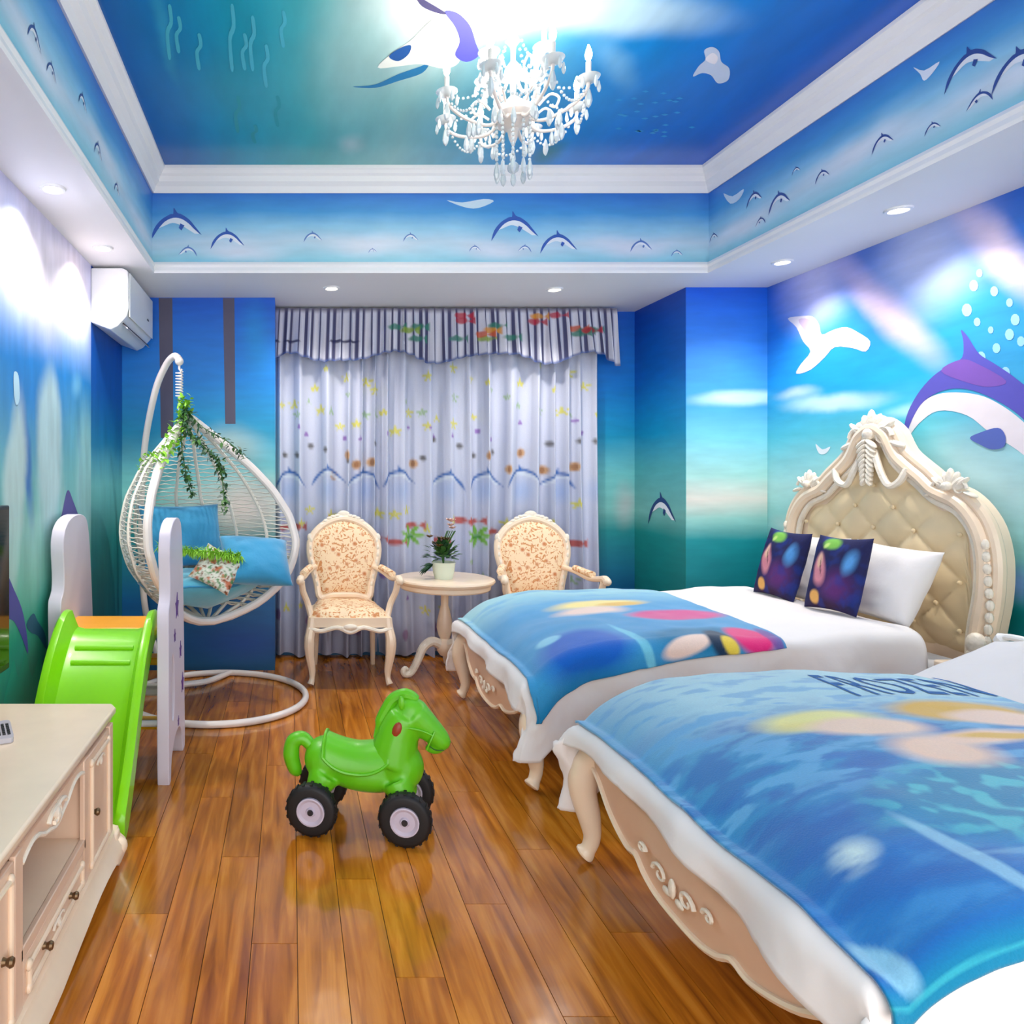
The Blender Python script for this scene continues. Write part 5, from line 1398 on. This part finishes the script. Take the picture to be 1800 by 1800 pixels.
# ------------------------------------------------------------ tv cabinet
TC = thing('tv_cabinet', 'low cream carved cabinet with an open niche in the left foreground', 'cabinet', (-.87, 1.7, 0), world=True)
X0, X1, Y0, Y1 = -1.12, -.625, .90, 2.455
cp = M['cream_pink']
to = [(X0,Y0-.02),(X1-.02,Y0-.02),(X1+.012,Y0+.01),(X1+.012,Y1+.03),(X1-.01,Y1+.07),(X0,Y1+.07)]
g = Geo(); g.prism(to, lambda a, b: (a, b, .475), lambda a, b: (a, b, .50)); g.build('top', M['cream'], TC, bevel=.008, seg=3)
g = Geo(); g.prism([(a*.0+(a if a == X0 else a-.012), b-(.012 if b > 2 else -.012)) for a, b in to], lambda a, b: (a, b, .458), lambda a, b: (a, b, .474)); g.build('top_moulding', cp, TC, bevel=.004)
def slab(name, x0, x1, y0, y1, z0, z1, m=cp, bev=.003, par=TC):
    g = Geo(); g.box(((x0+x1)/2, (y0+y1)/2, (z0+z1)/2), (x1-x0, y1-y0, z1-z0)); return g.build(name, m, par, bevel=bev)
slab('back_panel', X0, X0+.012, Y0, Y1, .06, .458); slab('end_panel', X0, X1, Y1-.02, Y1, .06, .458); slab('end_panel', X0, X1, Y0, Y0+.02, .06, .458)
slab('bottom_panel', X0, X1, Y0, Y1, .06, .08)
slab('partition', X0, X1, 2.13, 2.15, .08, .458); slab('partition', X0, X1, 1.60, 1.62, .08, .458)
shelf = slab('shelf', X0+.012, X1-.006, 1.62, 2.13, .205, .222, M['cream'])
# front stiles
for y0, y1 in ((Y1-.045, Y1), (2.115, 2.155), (1.585, 1.632), (Y0, Y0+.045)): slab('stile', X1-.006, X1+.010, y0, y1, .08, .458)
slab('rail', X1-.006, X1+.010, 1.62, 2.13, .195, .225)
def front(name, y0, y1, z0, z1, knob=None):
    d = slab(name, X1-.010, X1+.008, y0, y1, z0, z1)
    g = Geo(); i = .028; P = [(X1+.012, y0+i, z0+i), (X1+.012, y1-i, z0+i), (X1+.012, y1-i, z1-i), (X1+.012, y0+i, z1-i)]
    for k in range(4): g.tube([P[k], P[(k+1) % 4]], .007, 8)
    for p in P: g.ell(p, (.009,.014,.014), 8, 6)
    g.build('panel_moulding', M['cream'], d)
    g = Geo(); cy, cz = (y0+y1)/2, z1-i-.02
    for f in (-1, 1): g.tube([(X1+.013, cy+f*(.012+.03*math.cos(a)*(1-a*.1)), cz-.01+.014*math.sin(a)) for a in [q*.5 for q in range(9)]], .004, 6)
    g.build('carving', M['carved'], d)
    for ky in (knob or []):
        g = Geo(); g.lathe([(.001,0),(.010,0),(.007,.008),(.012,.018),(.009,.024),(.001,.026)], (X1+.008, ky, (z0+z1)/2), 14, M=Matrix.Rotation(PI/2, 3, 'Y')); g.build('knob', mat('antique_brass', (120,96,70), .35, .1, metal=.8), d)
front('door', 2.158, 2.412, .085, .452, [2.20]); front('drawer', 1.635, 2.112, .085, .193, [1.77, 1.98]); front('door', .948, 1.582, .085, .452, [1.52])
# scalloped apron above the niche
lo = crv2([(1.632,.418),(1.66,.428),(1.70,.436),(1.74,.430),(1.78,.412),(1.82,.402),(1.872,.388),(1.925,.402),(1.965,.412),(2.005,.430),(2.045,.438),(2.085,.434),(2.115,.424)], 4)
g = Geo(); g.prism(lo+[(2.115,.458),(1.632,.458)], lambda a, b: (X1-.008, a, b), lambda a, b: (X1+.006, a, b)); ap = g.build('apron', cp, TC, smooth=False)
g = Geo(); g.tube([(X1+.006, a, b) for a, b in lo], .0065, 6)
for f in (-1, 1): g.tube([(X1+.010, 1.872+f*(.02+.05*math.cos(a)*(1-a*.08)), .425+.018*math.sin(a)) for a in [q*.45 for q in range(12)]], .0065, 6)
g.ell((X1+.010, 1.872, .415), (.010,.016,.022), 8, 6); g.build('carving', M['carved'], ap)
# flared plinth with a scalloped foot rail
lo = crv2([(Y0-.03,.0),(Y0+.07,.0),(Y0+.12,.03),(Y0+.3,.042),(1.50,.026),(1.715,.010),(1.93,.026),(Y1-.3,.042),(Y1-.12,.03),(Y1-.07,.0),(Y1+.03,.0)], 3)
g = Geo(); vs = []; fs = []
for a, b in lo:
    for (dx, z) in ((.048,b),(.052,max(b,.012)),(.045,.045),(.026,.062),(.020,.085),(.0,.09),(-.02,.09),(-.02,b)): vs.append((X1+dx, a, max(z, b)))
n = 8
for i in range(len(lo)-1):
    for k in range(n): fs.append((i*n+k, i*n+(k+1) % n, (i+1)*n+(k+1) % n, (i+1)*n+k))
fs += [tuple(range(n))[::-1], tuple((len(lo)-1)*n+k for k in range(n))]
g.add(vs, fs); g.build('plinth', M['cream'], TC, angle=40)
slab('plinth_end', X0, X1+.03, Y1-.03, Y1+.024, .0, .085, M['cream'], .01)
for sy, y in ((1, Y1-.05), (-1, Y0+.05)): 
    g = Geo(); g.ell((X1+.032, y+.05*sy, .03), (.028,.032,.03), 12, 8); g.build('foot', M['cream'], TC)
# socket in the niche and things on the top
t = thing('power_strip', 'dark power socket inside the niche of the left cabinet', 'socket', (-1.10, 1.80, .27), world=True)
g = Geo(); g.box((-1.096, 1.78, .28), (.022, .09, .07)); g.build('socket_box', M['dark'], t, bevel=.004)
g = Geo(); g.box((-1.083, 1.765, .282), (.004,.018,.03)); g.box((-1.083, 1.795, .282), (.004,.018,.03)); g.build('outlet', M['grey_plastic'], t)
t = thing('remote_control', 'small grey remote control lying on the left cabinet', 'remote control', (-.90, 2.22, .50), .45)
g = Geo(); g.prism(crv2([(-.024,-.08),(0,-.086),(.024,-.08),(.026,0),(.024,.08),(0,.086),(-.024,.08),(-.026,0)], 3, True), lambda a, b: (a, b, .001), lambda a, b: (a, b, .016)); rb = g.build('case', M['grey_plastic'], t, bevel=.003)
for i in range(3):
    for j in range(6):
        g = Geo(); g.box(((i-1)*.014, -.05+j*.018, .0175), (.009,.010,.004)); g.build('key', M['dark'], rb, bevel=.001)
t = thing('television', 'black flat television on the left wall, only its edge in view', 'television', (XL, 2.19, .86), world=True)
g = Geo(); g.box((XL+.045, 2.19, .885), (.035, 1.04, .62)); g.build('case', M['dark'], t, bevel=.006)
g = Geo(); g.box((XL+.0635, 2.19, .89), (.003, 1.01, .58)); g.build('screen', mat('screen_glass', (10,12,16), .08, 0), t)
g = Geo(); g.box((XL+.014, 2.19, .88), (.028, .35, .30)); g.build('wall_mount', M['dark'], t)
